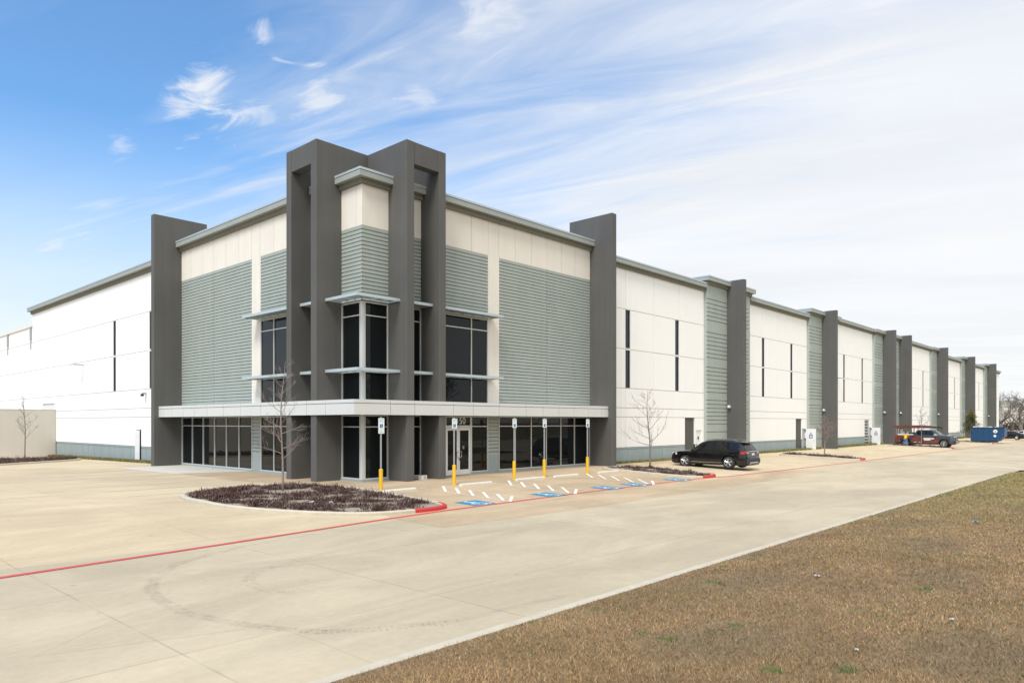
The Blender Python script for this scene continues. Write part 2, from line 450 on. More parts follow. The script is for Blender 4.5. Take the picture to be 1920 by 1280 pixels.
# relief: a panelled face on plane R (y=base, facing -y) or L (x=base, facing -x)
def relief(mb, axis, base, u0, u1, z0, z1, mtl, vj=(), hj=(), gw=0.035, gd=0.025, holes=(), back=0.28, skip_edge=(), hgw=None, gm=None):
    us = {u0, u1}; zs = {z0, z1}; hgw = hgw or gw
    vj = [v for v in vj if u0 + gw < v < u1 - gw]; hj = [h for h in hj if z0 + hgw < h < z1 - hgw]
    for v in vj: us |= {v - gw / 2, v + gw / 2}
    for h in hj: zs |= {h - hgw / 2, h + hgw / 2}
    for (a, b, c, d, dep) in holes: us |= {max(a, u0), min(b, u1)}; zs |= {max(c, z0), min(d, z1)}
    us = sorted(us); zs = sorted(zs)
    nu, nz = len(us) - 1, len(zs) - 1
    D = [[0.0] * nz for _ in range(nu)]
    for i in range(nu):
        cu = (us[i] + us[i + 1]) / 2
        for j in range(nz):
            cz = (zs[j] + zs[j + 1]) / 2; v = 0.0
            if any(abs(cu - q) < gw / 2 for q in vj) or any(abs(cz - q) < hgw / 2 for q in hj): v = -gd
            for (a, b, c, d, dep) in holes:
                if a < cu < b and c < cz < d: v = -dep
            D[i][j] = v
    def P(u, z, d): return (u, base - d, z) if axis == 'R' else (base - d, u, z)
    flip = axis == 'L'
    def F(pts, mm=None): mb.face(pts[::-1] if flip else pts, mm or mtl)
    for i in range(nu):
        for j in range(nz):
            d = D[i][j]; a, b, c, e = us[i], us[i + 1], zs[j], zs[j + 1]
            F([P(a, c, d), P(b, c, d), P(b, e, d), P(a, e, d)], gm if gm and abs(d + gd) < 1e-6 else None)
            r = D[i + 1][j] if i + 1 < nu else (None if 'r' in skip_edge else -back)
            if r is not None and abs(r - d) > 1e-6: F([P(b, c, d), P(b, c, r), P(b, e, r), P(b, e, d)])
            if i == 0 and 'l' not in skip_edge: F([P(a, c, -back), P(a, c, d), P(a, e, d), P(a, e, -back)])
            q = D[i][j + 1] if j + 1 < nz else -back
            if abs(q - d) > 1e-6: F([P(a, e, d), P(b, e, d), P(b, e, q), P(a, e, q)])
            if j == 0: F([P(a, c, -back), P(b, c, -back), P(b, c, d), P(a, c, d)])


def abox(mb, axis, base, u0, u1, d0, d1, z0, z1, m):
    """box on a facade: u along it, d outward depth range"""
    if axis == 'R': mb.box(u0, u1, base - d1, base - d0, z0, z1, m)
    else: mb.box(base - d1, base - d0, u0, u1, z0, z1, m)


# ================================================================== GROUND
def sheet(name, poly, dz, m, kind='structure', label=None, sub=True, zf=None):
    """flat paving following gz; poly is split where the slope breaks"""
    zf = zf or gz
    bm = bmesh.new(); vs = [bm.verts.new((x, y, 0)) for x, y in poly]; bm.faces.new(vs)
    for yb in (-3.6, -10.2, 25.0, 49.0):
        bmesh.ops.bisect_plane(bm, geom=bm.verts[:] + bm.edges[:] + bm.faces[:], plane_co=(0, yb, 0), plane_no=(0, 1, 0))
    for v in bm.verts: v.co.z = zf(v.co.x, v.co.y) + dz
    bmesh.ops.recalc_face_normals(bm, faces=bm.faces)
    for f in bm.faces:
        if f.normal.z < 0: f.normal_flip()
    me = bpy.data.meshes.new(name); bm.to_mesh(me); bm.free(); me.materials.append(MATS[m])
    o = bpy.data.objects.new(name, me); COL.objects.link(o)
    if kind: o['kind'] = kind
    if label: o['label'] = label
    return o


KB = -21.62          # face of the kerb between drive and lawn
g = MB(); R_ = 2500
g.face([(-R_, -R_, -0.75), (R_, -R_, -0.75), (R_, R_, -0.75), (-R_, R_, -0.75)], 'lawn')
tag(g.build('ground'), kind='structure')
sheet('concrete_drive', [(-160, KB - .05), (37, KB - .05), (37, -60), (420, -60), (420, -9.6), (75, -10.6), (42, -10.5), (17, -9.6), (-3.5, -10.0), (-6.9, -10.25), (-12.4, -11.1), (-17.1, -11.6), (-160, -28)][:3] +
      [(420, -60), (420, -10.6), (-160, -10.6)], 0.0, 'concrete_drive')
sheet('parking_lot', [(-160, -10.6), (420, -10.6), (420, 150), (-160, 150)], 0.0, 'concrete_lot')
# warmer concrete round the entrance
sheet('entrance_paving', [(-6.1, -10.2), (-6.3, -12.95), (0.7, -13.15), (15, -12.9), (27, -12.75), (27, -10.2), (18.9, -10.2), (15.6, -10.2), (15.6, -2.7), (34, -2.6), (34, -0.02), (-0.02, -0.02),
                          (-0.02, 20.5), (-3.6, 19.0), (-3.6, 4.5), (-2.6, -1.2)], 0.004, 'concrete_tan')
sheet('pale_slab', [(-0.03, 21), (-0.03, 11.5), (-3.9, 12.5), (-4.2, 20.5)], 0.008, 'concrete_pale')

# drive kerb + lawn bank
def bank(x, y):
    t = (KB - 0.30 - y)
    return -0.13 + 0.055 * max(t, 0) + 0.03 * math.sin(x * .7) * min(1, max(t, 0) * .3)


KE = 36.0
k = MB()
prof = [(KB, -0.27), (KB, -0.145), (KB - 0.03, -0.12), (KB - 0.22, -0.12), (KB - 0.22, -0.4)]
xs = np.linspace(-120, KE - 6, 60)
for i in range(len(xs) - 1):
    for j in range(len(prof) - 1):
        a, b = prof[j], prof[j + 1]
        k.face([(xs[i], a[0], a[1]), (xs[i + 1], a[0], a[1]), (xs[i + 1], b[0], b[1]), (xs[i], b[0], b[1])][::-1], 'kerb_concrete')
for i in range(16):       # rounded return at the far end
    t0 = math.pi / 2 * i / 16; t1 = math.pi / 2 * (i + 1) / 16
    for j in range(len(prof) - 1):
        a, b = prof[j], prof[j + 1]
        def Q(t, pr): r = 6 + (pr[0] - KB); return (KE - 6 + r * math.sin(t), KB - 6 + r * math.cos(t), pr[1])
        k.face([Q(t0, a), Q(t1, a), Q(t1, b), Q(t0, b)][::-1], 'kerb_concrete')
tag(k.build('drive_kerb'), kind='structure')
xs = list(np.arange(-60, KE - .3, 0.8)); ys = list(np.arange(KB - 0.2, -60, -0.6))
k = MB(); idx = {}
for i, x in enumerate(xs):
    for j, y in enumerate(ys):
        idx[i, j] = len(k.v); k.v.append((x, y, bank(x, y)))
for i in range(len(xs) - 1):
    for j in range(len(ys) - 1):
        cx, cy = xs[i] + .4, ys[j] - .3
        if cx > KE - 6 and cy > KB - 6 and math.hypot(cx - (KE - 6), cy - (KB - 6)) > 6.0: continue
        k.f.append((idx[i, j], idx[i, j + 1], idx[i + 1, j + 1], idx[i + 1, j])); k.m.append(0)
k.mats = ['lawn']
tag(fixn(k.build('lawn', smooth=True)), kind='structure')

# grass blades on the lawn
def blades(name, n, region, zf, hmin, hmax, label, green=0.06):
    rg = np.random.default_rng(5)
    X, Y = region(rg, n); n = len(X)
    Z = np.array([zf(x, y) for x, y in zip(X, Y)])
    dist = np.hypot(X + 20.76, Y + 29.05)
    H = rg.uniform(hmin, hmax, n) * (0.8 + dist / 60); Wd = (0.003 + dist * 0.00034) * rg.uniform(.7, 1.4, n)
    ang = rg.uniform(0, 2 * np.pi, n); la = rg.uniform(0, 2 * np.pi, n); ln = rg.uniform(0.2, 1.6, n) * H
    co = np.empty((n, 3, 3))
    co[:, 0] = np.stack([X - np.cos(ang) * Wd, Y - np.sin(ang) * Wd, Z - .01], 1)
    co[:, 1] = np.stack([X + np.cos(ang) * Wd, Y + np.sin(ang) * Wd, Z - .01], 1)
    co[:, 2] = np.stack([X + np.cos(la) * ln, Y + np.sin(la) * ln, Z + H], 1)
    me = bpy.data.meshes.new(name)
    me.vertices.add(n * 3); me.loops.add(n * 3); me.polygons.add(n)
    me.vertices.foreach_set('co', co.ravel()); me.loops.foreach_set('vertex_index', np.arange(n * 3, dtype=np.int32))
    me.polygons.foreach_set('loop_start', np.arange(0, n * 3, 3, dtype=np.int32)); me.polygons.foreach_set('loop_total', np.full(n, 3, dtype=np.int32))
    me.update()
    pal = np.array([(0.35, 0.222, 0.105), (0.40, 0.268, 0.135), (0.28, 0.165, 0.078), (0.23, 0.135, 0.066), (0.44, 0.31, 0.17), (0.30, 0.208, 0.092)])
    ci = rg.choice(6, n, p=[.27, .2, .2, .13, .08, .12])
    col = pal[ci] * rg.uniform(.8, 1.2, (n, 1))
    # mottling in patches, straw to grey brown, greener far off
    pm = 0.5 + 0.25 * np.sin(X * 1.9 + 1.3 * np.sin(Y * 1.4)) + 0.25 * np.sin(Y * 2.3 + 1.7 * np.sin(X * 0.9))
    pm2 = np.sin(X * .43 + 2 * np.sin(Y * .31)) * np.sin(Y * .8 + X * .2)
    col *= (0.90 + 0.34 * pm + 0.12 * pm2)[:, None]
    gp = np.clip((np.sin(X * .9 + 1.5 * np.sin(Y * .6) + 1) * np.sin(Y * 1.3 + X * .35) - .25) * 1.4, 0, .8)[:, None]
    col = col * (1 - gp) + np.array([0.25, 0.18, 0.11]) * gp * rg.uniform(.7, 1.25, (n, 1))
    farg = np.clip((X + 2) / 32, 0, .6)[:, None]
    col = col * (1 - farg) + np.array([0.33, 0.29, 0.11]) * farg * rg.uniform(.75, 1.25, (n, 1))
    # green tufts
    gc = np.stack([rg.uniform(-17, 30, 130), KB - .3 - rg.uniform(0, 12, 130) ** 1.0], 1)
    gc[:36, 1] = KB - .3 - rg.uniform(0, .35, 36)
    gr = rg.uniform(.04, .16, 130)
    isg = np.zeros(n, bool)
    for (gx, gy), r in zip(gc, gr):
        isg |= ((X - gx) ** 2 + (Y - gy) ** 2) < (r * (1 + .3 * np.sin(7 * np.arctan2(Y - gy, X - gx)))) ** 2
    isg |= rg.random(n) < green * .4
    isg &= rg.random(n) < .85
    col[isg] = np.array([0.075, 0.15, 0.028]) * rg.uniform(.7, 1.5, (isg.sum(), 1))
    ca = me.color_attributes.new('tint', 'FLOAT_COLOR', 'POINT')
    ca.data.foreach_set('color', np.repeat(np.concatenate([col, np.ones((n, 1))], 1), 3, 0).ravel())
    me.materials.append(MATS['blade'])
    o = bpy.data.objects.new(name, me); COL.objects.link(o)
    return tag(o, label, 'grass', kind='stuff')


def reg_lawn(rg, n):
    # denser close to the viewpoint
    d = 5 + 58 * rg.random(n) ** 1.9; a = rg.uniform(math.radians(2), math.radians(72), n)
    X = -20.76 + d * np.cos(a); Y = -29.05 + d * np.sin(a)
    k = (Y < KB - .22) & (X < KE - .5) & ~((X > KE - 6) & (Y > KB - 6) & (np.hypot(X - KE + 6, Y - KB + 6) > 5.9))
    return X[k], Y[k]


blades('lawn_grass', 800000, reg_lawn, bank, 0.018, 0.05, 'short dormant brown grass with scattered green tufts beside the drive')


def reg_strip(rg, n):
    X = rg.uniform(19.3, 165, n); Y = -rg.uniform(0.02, 0.75, n) * (0.6 + .4 * np.sin(X * .3) ** 2)
    k = ~(((X > 38) & (X < 39)) | ((X > 61) & (X < 62.5)) | ((X > 84) & (X < 94)))
    X2 = -rg.uniform(0.02, 0.8, n // 3); Y2 = rg.uniform(22, 48.5, n // 3)
    return np.concatenate([X[k], X2]), np.concatenate([Y[k], Y2])


o = blades('verge_grass', 50000, reg_strip, lambda x, y: gz(x, y), 0.05, 0.12, 'thin green and straw grass strip along the foot of the white walls', green=1.3)


# painted lines ----------------------------------------------------------
def ribbon(mb, pts, w, m, dz, zf=gz):
    pts = [Vector(p) for p in pts]
    dense = []
    for i in range(len(pts) - 1):
        L = (pts[i + 1] - pts[i]).length; n = max(1, int(L / 1.2))
        for j in range(n): dense.append(pts[i].lerp(pts[i + 1], j / n))
    dense.append(pts[-1]); k = len(mb.v)
    for i, p in enumerate(dense):
        d = (dense[min(i + 1, len(dense) - 1)] - dense[max(i - 1, 0)]).normalized(); nrm = Vector((-d.y, d.x)) * w / 2
        for q in (p - nrm, p + nrm): mb.v.append((q.x, q.y, zf(q.x, q.y) + dz))
    for i in range(len(dense) - 1):
        mb.f.append((k + 2 * i, k + 2 * i + 2, k + 2 * i + 3, k + 2 * i + 1)); mb.m.append(mb.mi(m))


RED = [(-90, -19.5), (-60, -16.3), (-17.1, -11.55), (-12.45, -11.02), (-6.85, -10.25), (-3.4, -9.96), (5.3, -9.68), (15.0, -9.55), (18.6, -10.0), (42, -10.45), (75, -10.5), (110, -10.3), (170, -10.2)]
mb = MB(); ribbon(mb, RED, 0.19, 'line_red', 0.012)
tag(fixn(mb.build('fire_lane_line')), kind='structure')
mb = MB(); ribbon(mb, [(-40, KB + .10), (-14.6, KB + .10)], 0.05, 'line_red', 0.010); ribbon(mb, [(-14.6, KB + .1), (36, KB + .10)], 0.04, 'line_red_faint', 0.010)
tag(fixn(mb.build('kerb_line')), kind='structure')
mb = MB()
for (a0, a1, skew) in ((0.05, 1.35, 0), (4.25, 5.75, 0), (10.75, 12.3, 0)):
    ribbon(mb, [(a0, -4.3), (a0, -9.85)], 0.08, 'line_white_faint', 0.012); ribbon(mb, [(a1, -4.3), (a1, -9.85)], 0.08, 'line_white_faint', 0.012)
    for i in range(6):
        b0 = -4.45 - i * 0.86
        if b0 - 1.0 > -9.9: ribbon(mb, [(a1 - .05, b0), (a0 + .05, max(b0 - 1.5, -9.75))], 0.13, 'line_white', 0.016)
for x in (8.9, 15.3): ribbon(mb, [(x, -4.6), (x, -9.6)], 0.085, 'line_white_faint', 0.012)
for b in (1.05, 3.8, 6.5, 9.3, 12.1, 14.9, 17.7, 20.4, 23.1): ribbon(mb, [(-4.6, b), (-10.3, b)], 0.09, 'line_white_faint', 0.012)
for b in (17.7, 20.4, 23.1, 26, 29): ribbon(mb, [(-21.6, b), (-15.6, b)], 0.09, 'line_white_faint', 0.012)
for i in range(8): ribbon(mb, [(20.6 + 2.75 * i, -4.2), (20.6 + 2.75 * i, -9.9)], 0.09, 'line_white_faint', 0.012)
for i in range(9): ribbon(mb, [(48.0 + 2.75 * i, -4.2), (48.0 + 2.75 * i, -9.9)], 0.09, 'line_white_faint', 0.012)
for i in range(9): ribbon(mb, [(81.5 + 2.75 * i, -4.2), (81.5 + 2.75 * i, -9.9)], 0.09, 'line_white_faint', 0.012)
tag(fixn(mb.build('parking_stripes')), kind='structure')
mb = MB()
ribbon(mb, [(45.9, -15.8), (37.9, -21.8)], 0.35, 'line_white_faint', 0.01); ribbon(mb, [(52.9, -14.4), (46, -21.2)], 0.35, 'line_white_faint', 0.01)
ribbon(mb, [(38.2, -22.3), (36.6, -24.0)], 1.1, 'line_bluepale', 0.01)
tag(fixn(mb.build('drive_stripes')), kind='structure')


def isa(mb, cx, cy, size, put, mw, mb_blue, z_eps):
    """wheelchair symbol on a blue square; put(u,v,d) maps unit square to the surface"""
    def q(pts, m, d): mb.face([put(cx + (u - .5) * size, cy + (v - .5) * size, d) for u, v in pts], m)
    q([(0, 0), (1, 0), (1, 1), (0, 1)], mb_blue, 0)
    def stroke(p, w, d):
        for i in range(len(p) - 1):
            a = Vector(p[i]); b = Vector(p[i + 1]); t = (b - a).normalized(); n = Vector((-t.y, t.x)) * w / 2
            q([a - n - t * w * .3, b - n + t * w * .3, b + n + t * w * .3, a + n - t * w * .3], mw, d)
    q([(.40 + .07 * math.cos(i * math.pi / 5), .87 + .07 * math.sin(i * math.pi / 5)) for i in range(10)], mw, z_eps)
    stroke([(.42, .77), (.44, .45), (.66, .44), (.76, .18), (.86, .21)], .085, z_eps)
    stroke([(.43, .63), (.63, .63)], .07, z_eps * 1.3)
    arc = [(.47 + .235 * math.cos(math.radians(a)), .32 + .235 * math.sin(math.radians(a))) for a in range(105, 372, 18)]
    stroke(arc, .065, z_eps * 1.6)


SYM = [(-1.3, 1), (3.1, 2), (7.45, 3), (9.9, 4), (14.05, 5)]
for (a, i) in SYM:
    mb = MB()
    put = lambda u, v, d: (u, v, gz(u, v) + 0.012 + d)
    isa(mb, a, -9.25, 1.2, put, 'line_white', 'line_blue', 0.004)
    o = mb.build('accessible_symbol'); o['kind'] = 'structure'

# tyre marks -------------------------------------------------------------
def dashed(mb, pts, w):
    pts = [Vector(p) for p in pts]; seg = []
    for i in range(len(pts) - 1):
        n = max(1, int((pts[i + 1] - pts[i]).length / 0.085))
        for j in range(n): seg.append(pts[i].lerp(pts[i + 1], j / n))
    for i in range(1, len(seg)):
        d = (seg[i] - seg[i - 1]).normalized(); n = Vector((-d.y, d.x))
        for side in (-1, 1):
            c = seg[i] + n * side * w * .30 + n * rnd.uniform(-.02, .02); dd = (d + n * side * .25).normalized()
            a = c + n * w * .22; b = c - n * w * .22; e = dd * .02
            if rnd.random() < .25: continue
            mb.face([(p.x, p.y, gz(p.x, p.y) + .010) for p in (a - e, b - e, b + e, a + e)], 'tyre_rubber_mark')


T1 = [(-9.6, -11.2), (-11.77, -11.65), (-13.11, -12.16), (-14.11, -12.78), (-15.01, -13.97), (-15.43, -14.88), (-15.64, -15.85), (-15.7, -16.99), (-15.5, -18.01), (-15.21, -18.81), (-14.79, -19.63), (-14.16, -20.11), (-12.9, -20.7), (-10.5, -20.9)]
mb = MB(); ribbon(mb, T1, .26, 'tyre_dust_mark', .008); ribbon(mb, T1, .17, 'tyre_dust_mark', .009)
ribbon(mb, [(-10.5, -13.9), (-12.29, -14.49), (-13.11, -14.72), (-13.74, -15.35), (-13.93, -15.84), (-14.01, -16.6), (-13.7, -17.3)], .26, 'tyre_dust_mark', .008)
dashed(mb, [(-11.77, -11.65), (-13.11, -12.16), (-14.11, -12.78), (-15.01, -13.97), (-15.43, -14.88), (-15.64, -15.85), (-15.7, -16.99), (-15.5, -18.01), (-15.21, -18.81), (-14.79, -19.63), (-14.16, -20.11), (-13.74, -20.35), (-12.93, -20.8)], .24)
dashed(mb, [(-11.6, -14.2), (-12.29, -14.49), (-13.11, -14.72), (-13.74, -15.35), (-13.93, -15.84), (-14.01, -16.6), (-13.7, -17.1)], .24)
tag(fixn(mb.build('tyre_tracks')), kind='structure')

# ================================================================== PLANTING ISLANDS
def smooth_poly(p, it=2):
    for _ in range(it):
        q = []
        for i in range(len(p)):
            a = Vector(p[i]); b = Vector(p[(i + 1) % len(p)]); q += [tuple(a.lerp(b, .25)), tuple(a.lerp(b, .75))]
        p = q
    return p


def inset(p, d):
    n = len(p); out = []; area = sum(p[i][0] * p[(i + 1) % n][1] - p[(i + 1) % n][0] * p[i][1] for i in range(n))
    s = 1 if area > 0 else -1
    for i in range(n):
        a = Vector(p[i - 1]); b = Vector(p[(i + 1) % n]); t = (b - a).normalized()
        out.append((p[i][0] - t.y * d * s, p[i][1] + t.x * d * s))
    return out


def inside(p, x, y):
    c = False; n = len(p)
    for i in range(n):
        x1, y1 = p[i]; x2, y2 = p[(i + 1) % n]
        if (y1 > y) != (y2 > y) and x < (x2 - x1) * (y - y1) / (y2 - y1) + x1: c = not c
    return c


def island(poly, red_test=None, h=0.13, dens=260, shrub_h=0.13, inner=0.36, seed=1, bare=None):
    p0 = smooth_poly(poly); rings = [(0, -.02), (0.0, h - .03), (.03, h), (.17, h), (.19, h - .05)]
    mb = MB(); n = len(p0); pts = [[(x, y, gz(x, y) + z) for x, y in inset(p0, d)] for d, z in rings]
    for r in range(len(rings) - 1):
        for i in range(n):
            j = (i + 1) % n; m = 'kerb_concrete'
            if red_test and red_test(p0[i][0], p0[i][1]) and r < 3: m = 'kerb_red'
            mb.face([pts[r][i], pts[r][j], pts[r + 1][j], pts[r + 1][i]], m)
    tag(fixn(mb.build('island_kerb')), kind='structure')
    q = inset(p0, .19); rg = random.Random(seed)
    xs = [a[0] for a in q]; ys = [a[1] for a in q]; cxx = sum(xs) / n; cyy = sum(ys) / n
    def zt(x, y): return gz(x, y) + h - .04 + .03 * math.sin(x * 3) * math.sin(y * 2.7)
    mb = MB()
    for i in range(n):
        j = (i + 1) % n
        mb.face([(q[i][0], q[i][1], zt(*q[i])), (q[j][0], q[j][1], zt(*q[j])), (cxx, cyy, zt(cxx, cyy) + .04)], 'soil_litter')
    tag(fixn(mb.build('planting_soil')), kind='structure')
    # ground cover: clumps of thin wiry stems
    mb = MB(); q2 = inset(p0, inner); area = 0
    bx0, bx1, by0, by1 = min(xs), max(xs), min(ys), max(ys)
    cnt = int((bx1 - bx0) * (by1 - by0) * dens / 12)
    for _ in range(cnt):
        x = rg.uniform(bx0, bx1); y = rg.uniform(by0, by1)
        if not inside(q2, x, y): continue
        if bare and math.hypot(x - bare[0], y - bare[1]) < bare[2]: continue
        if math.sin(x * 2.1 + 1.4 * math.sin(y * 1.7)) * math.sin(y * 2.6 + x * .8) > .22: 
            if rg.random() < .88: continue
        z = zt(x, y); sc = rg.uniform(.45, 1.5) * (1 + .35 * math.sin(x * 5.3) * math.sin(y * 4.7))
        m = 'shrub_purple' if rg.random() < .78 else 'shrub_dry'
        for _ in range(12):
            a = rg.uniform(0, 6.283); el = rg.uniform(.15, 1.3); L = shrub_h * sc * rg.uniform(.7, 1.5)
            dx, dy, dz = math.cos(a) * math.cos(el) * L, math.sin(a) * math.cos(el) * L, math.sin(el) * L
            ox, oy = x + rg.uniform(-.14, .14), y + rg.uniform(-.14, .14); w = rg.uniform(.007, .016)
            px, py = -math.sin(a) * w, math.cos(a) * w
            mb.face([(ox - px, oy - py, z), (ox + px, oy + py, z), (ox + dx + px * .9, oy + dy + py * .9, z + dz), (ox + dx - px * .3, oy + dy - py * .3, z + dz * 1.05)], m)
    o = mb.build('ground_cover')
    return o


I1 = [(-9.5, -1.9), (-9.5, -4.5), (-9.0, -6.2), (-8.0, -7.9), (-6.8, -9.2), (-5.6, -9.75), (-3.4, -9.85), (-2.75, -9.2), (-2.6, -7.0), (-2.6, -4.0), (-2.65, -1.2), (-3.15, 1.2), (-5.3, 1.3), (-8.6, 0.3)]
tag(island(I1, lambda x, y: y < -9.0 and x > -5.2, dens=900, shrub_h=.095, seed=3, bare=(-5.4, -2.6, 1.1)), 'low wiry purple brown ground cover in the kerbed island at the building corner', 'ground cover', kind='stuff')
I2 = [(15.3, -3.5), (15.3, -9.0), (15.9, -9.7), (17.3, -9.8), (18.3, -9.4), (18.7, -8.4), (18.7, -3.2), (18.0, -2.7), (16.0, -2.8)]
tag(island(I2, lambda x, y: y < -8.9 and x > 16.0, dens=600, shrub_h=.10, seed=4), 'dark mulch and ground cover in the narrow island between the last accessible bay and the black car', 'ground cover', kind='stuff')
def shift(p, dx, y0=0): return [(x + dx, y + y0) for x, y in p]
tag(island(shift(I2, 26.6, -.3), lambda x, y: y < -9.2 and x > 42.6, dens=420, shrub_h=.11, seed=5), 'dark mulch in the second narrow parking island beyond the black car', 'ground cover', kind='stuff')
tag(island(shift(I2, 60.8, -.2), lambda x, y: y < -9.1 and x > 76.8, dens=300, shrub_h=.14, seed=6), 'dark mulch in the parking island beside the work pickup', 'ground cover', kind='stuff')
tag(island(shift(I2, 88.0, 0), lambda x, y: y < -8.9 and x > 104, dens=200, shrub_h=.14, seed=8), 'mulch in the far parking island by the evergreen', 'ground cover', kind='stuff')
IL = [(-1.6, 35.2), (-8.4, 30.4), (-16, 25.2), (-20, 25.5), (-22, 31), (-14, 38), (-6.2, 40.8), (-1.4, 38.5)]
tag(island(IL, None, dens=420, shrub_h=.16, seed=9), 'dark mulch bed under the bare tree by the beige screen wall', 'ground cover', kind='stuff')

# ================================================================== WAREHOUSE
WH = thing('warehouse', 'long white warehouse with dark grey fins and a glazed corner entrance numbered 150', 'building')
H_HI, H_LO = 15.2, 14.62
XEND, YEND = 175.0, 56.8

core = MB()
core.box(.35, XEND - .05, .35, 56.6, -.6, 13.9, 'interior_dark'); core.box(.35, XEND - .05, 56.6, 118, -.6, 12.6, 'interior_dark')
o = core.build('inner_core', WH)
rf = MB(); rf.box(.3, XEND, .3, 56.8, 13.905, 14.0, 'roof_membrane'); rf.build('roof', WH)

HJ = (3.31, 3.97, 5.39, 8.22, 11.09)
def bay_wall(mb, axis, u0, u1, ztop, wins, doors=(), vjs=()):
    holes = []
    for w in wins:
        holes.append((w, w + .62, 8.29, 11.06, .14)); holes.append((w, w + .62, 5.42, 8.15, .14))
    for (a, b, h) in doors: holes.append((a, b, -.6, h, .12))
    relief(mb, axis, 0.0, u0, u1, 1.13, ztop, 'white_paint', vj=vjs, hj=HJ, gw=.032, hgw=.042, gd=.018, holes=holes, gm='sealant')

def base_band(mb, axis, u0, u1, doors=()):
    holes = [(a, b, -.6, h, .12) for (a, b, h) in doors]
    n = int((u1 - u0) / 1.6)
    relief(mb, axis, 0.0, u0, u1, -.55, 1.11, 'band_paint', vj=[u0 + .9 + i * 1.6 for i in range(n + 1)], hj=(0.98,), gw=.04, gd=.05, holes=holes)

def slit(axis, u, nm='window'):
    for (z0, z1) in ((8.29, 11.06), (5.42, 8.15)):
        f = MB()
        abox(f, axis, 0, u, u + .05, -.12, -.05, z0, z1, 'plastic_dark'); abox(f, axis, 0, u + .57, u + .62, -.12, -.05, z0, z1, 'plastic_dark')
        abox(f, axis, 0, u + .05, u + .57, -.12, -.05, z0, z0 + .05, 'plastic_dark'); abox(f, axis, 0, u + .05, u + .57, -.12, -.05, z1 - .05, z1, 'plastic_dark')
        fo = f.build(nm, WH)
        p = MB(); abox(p, axis, 0, u + .05, u + .57, -.115, -.09, z0 + .05, z1 - .05, 'glass_blue'); p.build('pane', fo)

# bays on the long (right) face : u0,u1,top,windows,doors
BAYS = [(19.12, 34.7, H_LO, (22.92, 29.96), ((31.5, 33.15, 3.3), (33.3, 34.3, 2.27))),
        (43.04, 57.9, H_LO, (46.35, 53.35), ((54.8, 56.5, 3.3), (56.55, 57.6, 2.27))),
        (66.4, 81.0, H_HI, (69.6, 76.5), ((77.7, 79.45, 3.3), (79.55, 80.6, 2.27))),
        (97.2, 111.3, H_HI, (100.1, 106.9), ()),
        (119.9, 134.0, H_LO, (122.8, 129.4), ()),
        (142.6, 156.3, H_LO, (145.1, 151.7), ()),
        (164.9, 175.0, H_LO, (), ())]
for bi, (u0, u1, top, wins, doors) in enumerate(BAYS):
    wtop = top - .65
    w = MB(); vjs = []
    if wins: vjs = [wins[0], (wins[0] + wins[1]) / 2 + .3, wins[1] + .65]
    bay_wall(w, 'R', u0, u1, wtop, wins, doors, vjs)
    w.build('wall', WH)
    b = MB(); base_band(b, 'R', u0, u1 if not doors else doors[0][0], ()); b.build('base_band', WH)
    if doors: b = MB(); base_band(b, 'R', doors[-1][1], u1, ()); b.build('base_band', WH)
    for u in wins: slit('R', u)
    if doors:
        (a, bb, h) = doors[0]; d = MB()
        if bi != 2:
            relief(d, 'R', 0.10, a, bb, -.4, h, 'dark_paint', vj=[a + i * .14 for i in range(1, 12)], gw=.03, gd=.02, back=.05)
            d.build('dark_panel', WH)
        else:
            relief(d, 'R', 0.11, a, bb, -.4, h, 'black', back=.02)
            for i in range(9): d.box(a, bb, .02, .06, .1 + i * .38, .2 + i * .38, 'alu_frame')
            for i in range(4): d.box(a + i * .56, a + .06 + i * .56, .0, .02, 0, h, 'alu_frame')
            d.build('louvred_panel', WH)
        (a, bb, h) = doors[1]
        if bi == 0:
            d = MB(); relief(d, 'R', .06, a + .03, bb - .03, 0.02, h - .05, 'door_white', hj=(2.0,), gw=.02, back=.04); dr = d.build('door', WH)
            hh = MB(); hh.box(a + .12, a + .24, -.02, .05, .95, 1.15, 'galvanised'); hh.build('handle', dr)
            hh = MB(); hh.box(a + .42, a + .6, .03, .056, 1.5, 1.75, 'plastic_dark'); hh.build('door_notice', dr)
        else:
            # leaf swung fully open, seen from its outer face
            d = MB(); d.box(bb - .05, bb, -1.08, -.03, 0.03, h - .03, 'door_white')
            dr = bevel(d.build('door', WH), .006)
            hh = MB(); hh.tube([(bb - .06, -.95, 1.02), (bb - .12, -.95, 1.02), (bb - .12, -.82, 1.02)], [.015] * 3, 'galvanised', 6); hh.build('handle', dr)
            hh = MB()
            def PL(y0, y1, z0, z1, m, e=.003): hh.box(bb - .05 - e, bb - .05 - .0005, y0, y1, z0, z1, m)
            c = -.56
            PL(c - .18, c + .18, 1.22, 1.62, 'sign_blue'); PL(c - .06, c + .06, 1.66, 1.80, 'sign_blue')
            PL(c - .12, c + .12, 1.44, 1.54, 'sign_white', .006); PL(c - .12, c + .12, 1.28, 1.37, 'sign_white', .006)
            hh.build('door_decal', dr)
            hh = MB(); hh.box(a + .02, bb - .06, .08, .1, 0.0, h - .02, 'galvanised')
            for zz in (.25, 1.1, 2.0): hh.box(bb - .14, bb - .06, -.02, .08, zz, zz + .12, 'plastic_dark')
            hh.build('door_jamb', WH)


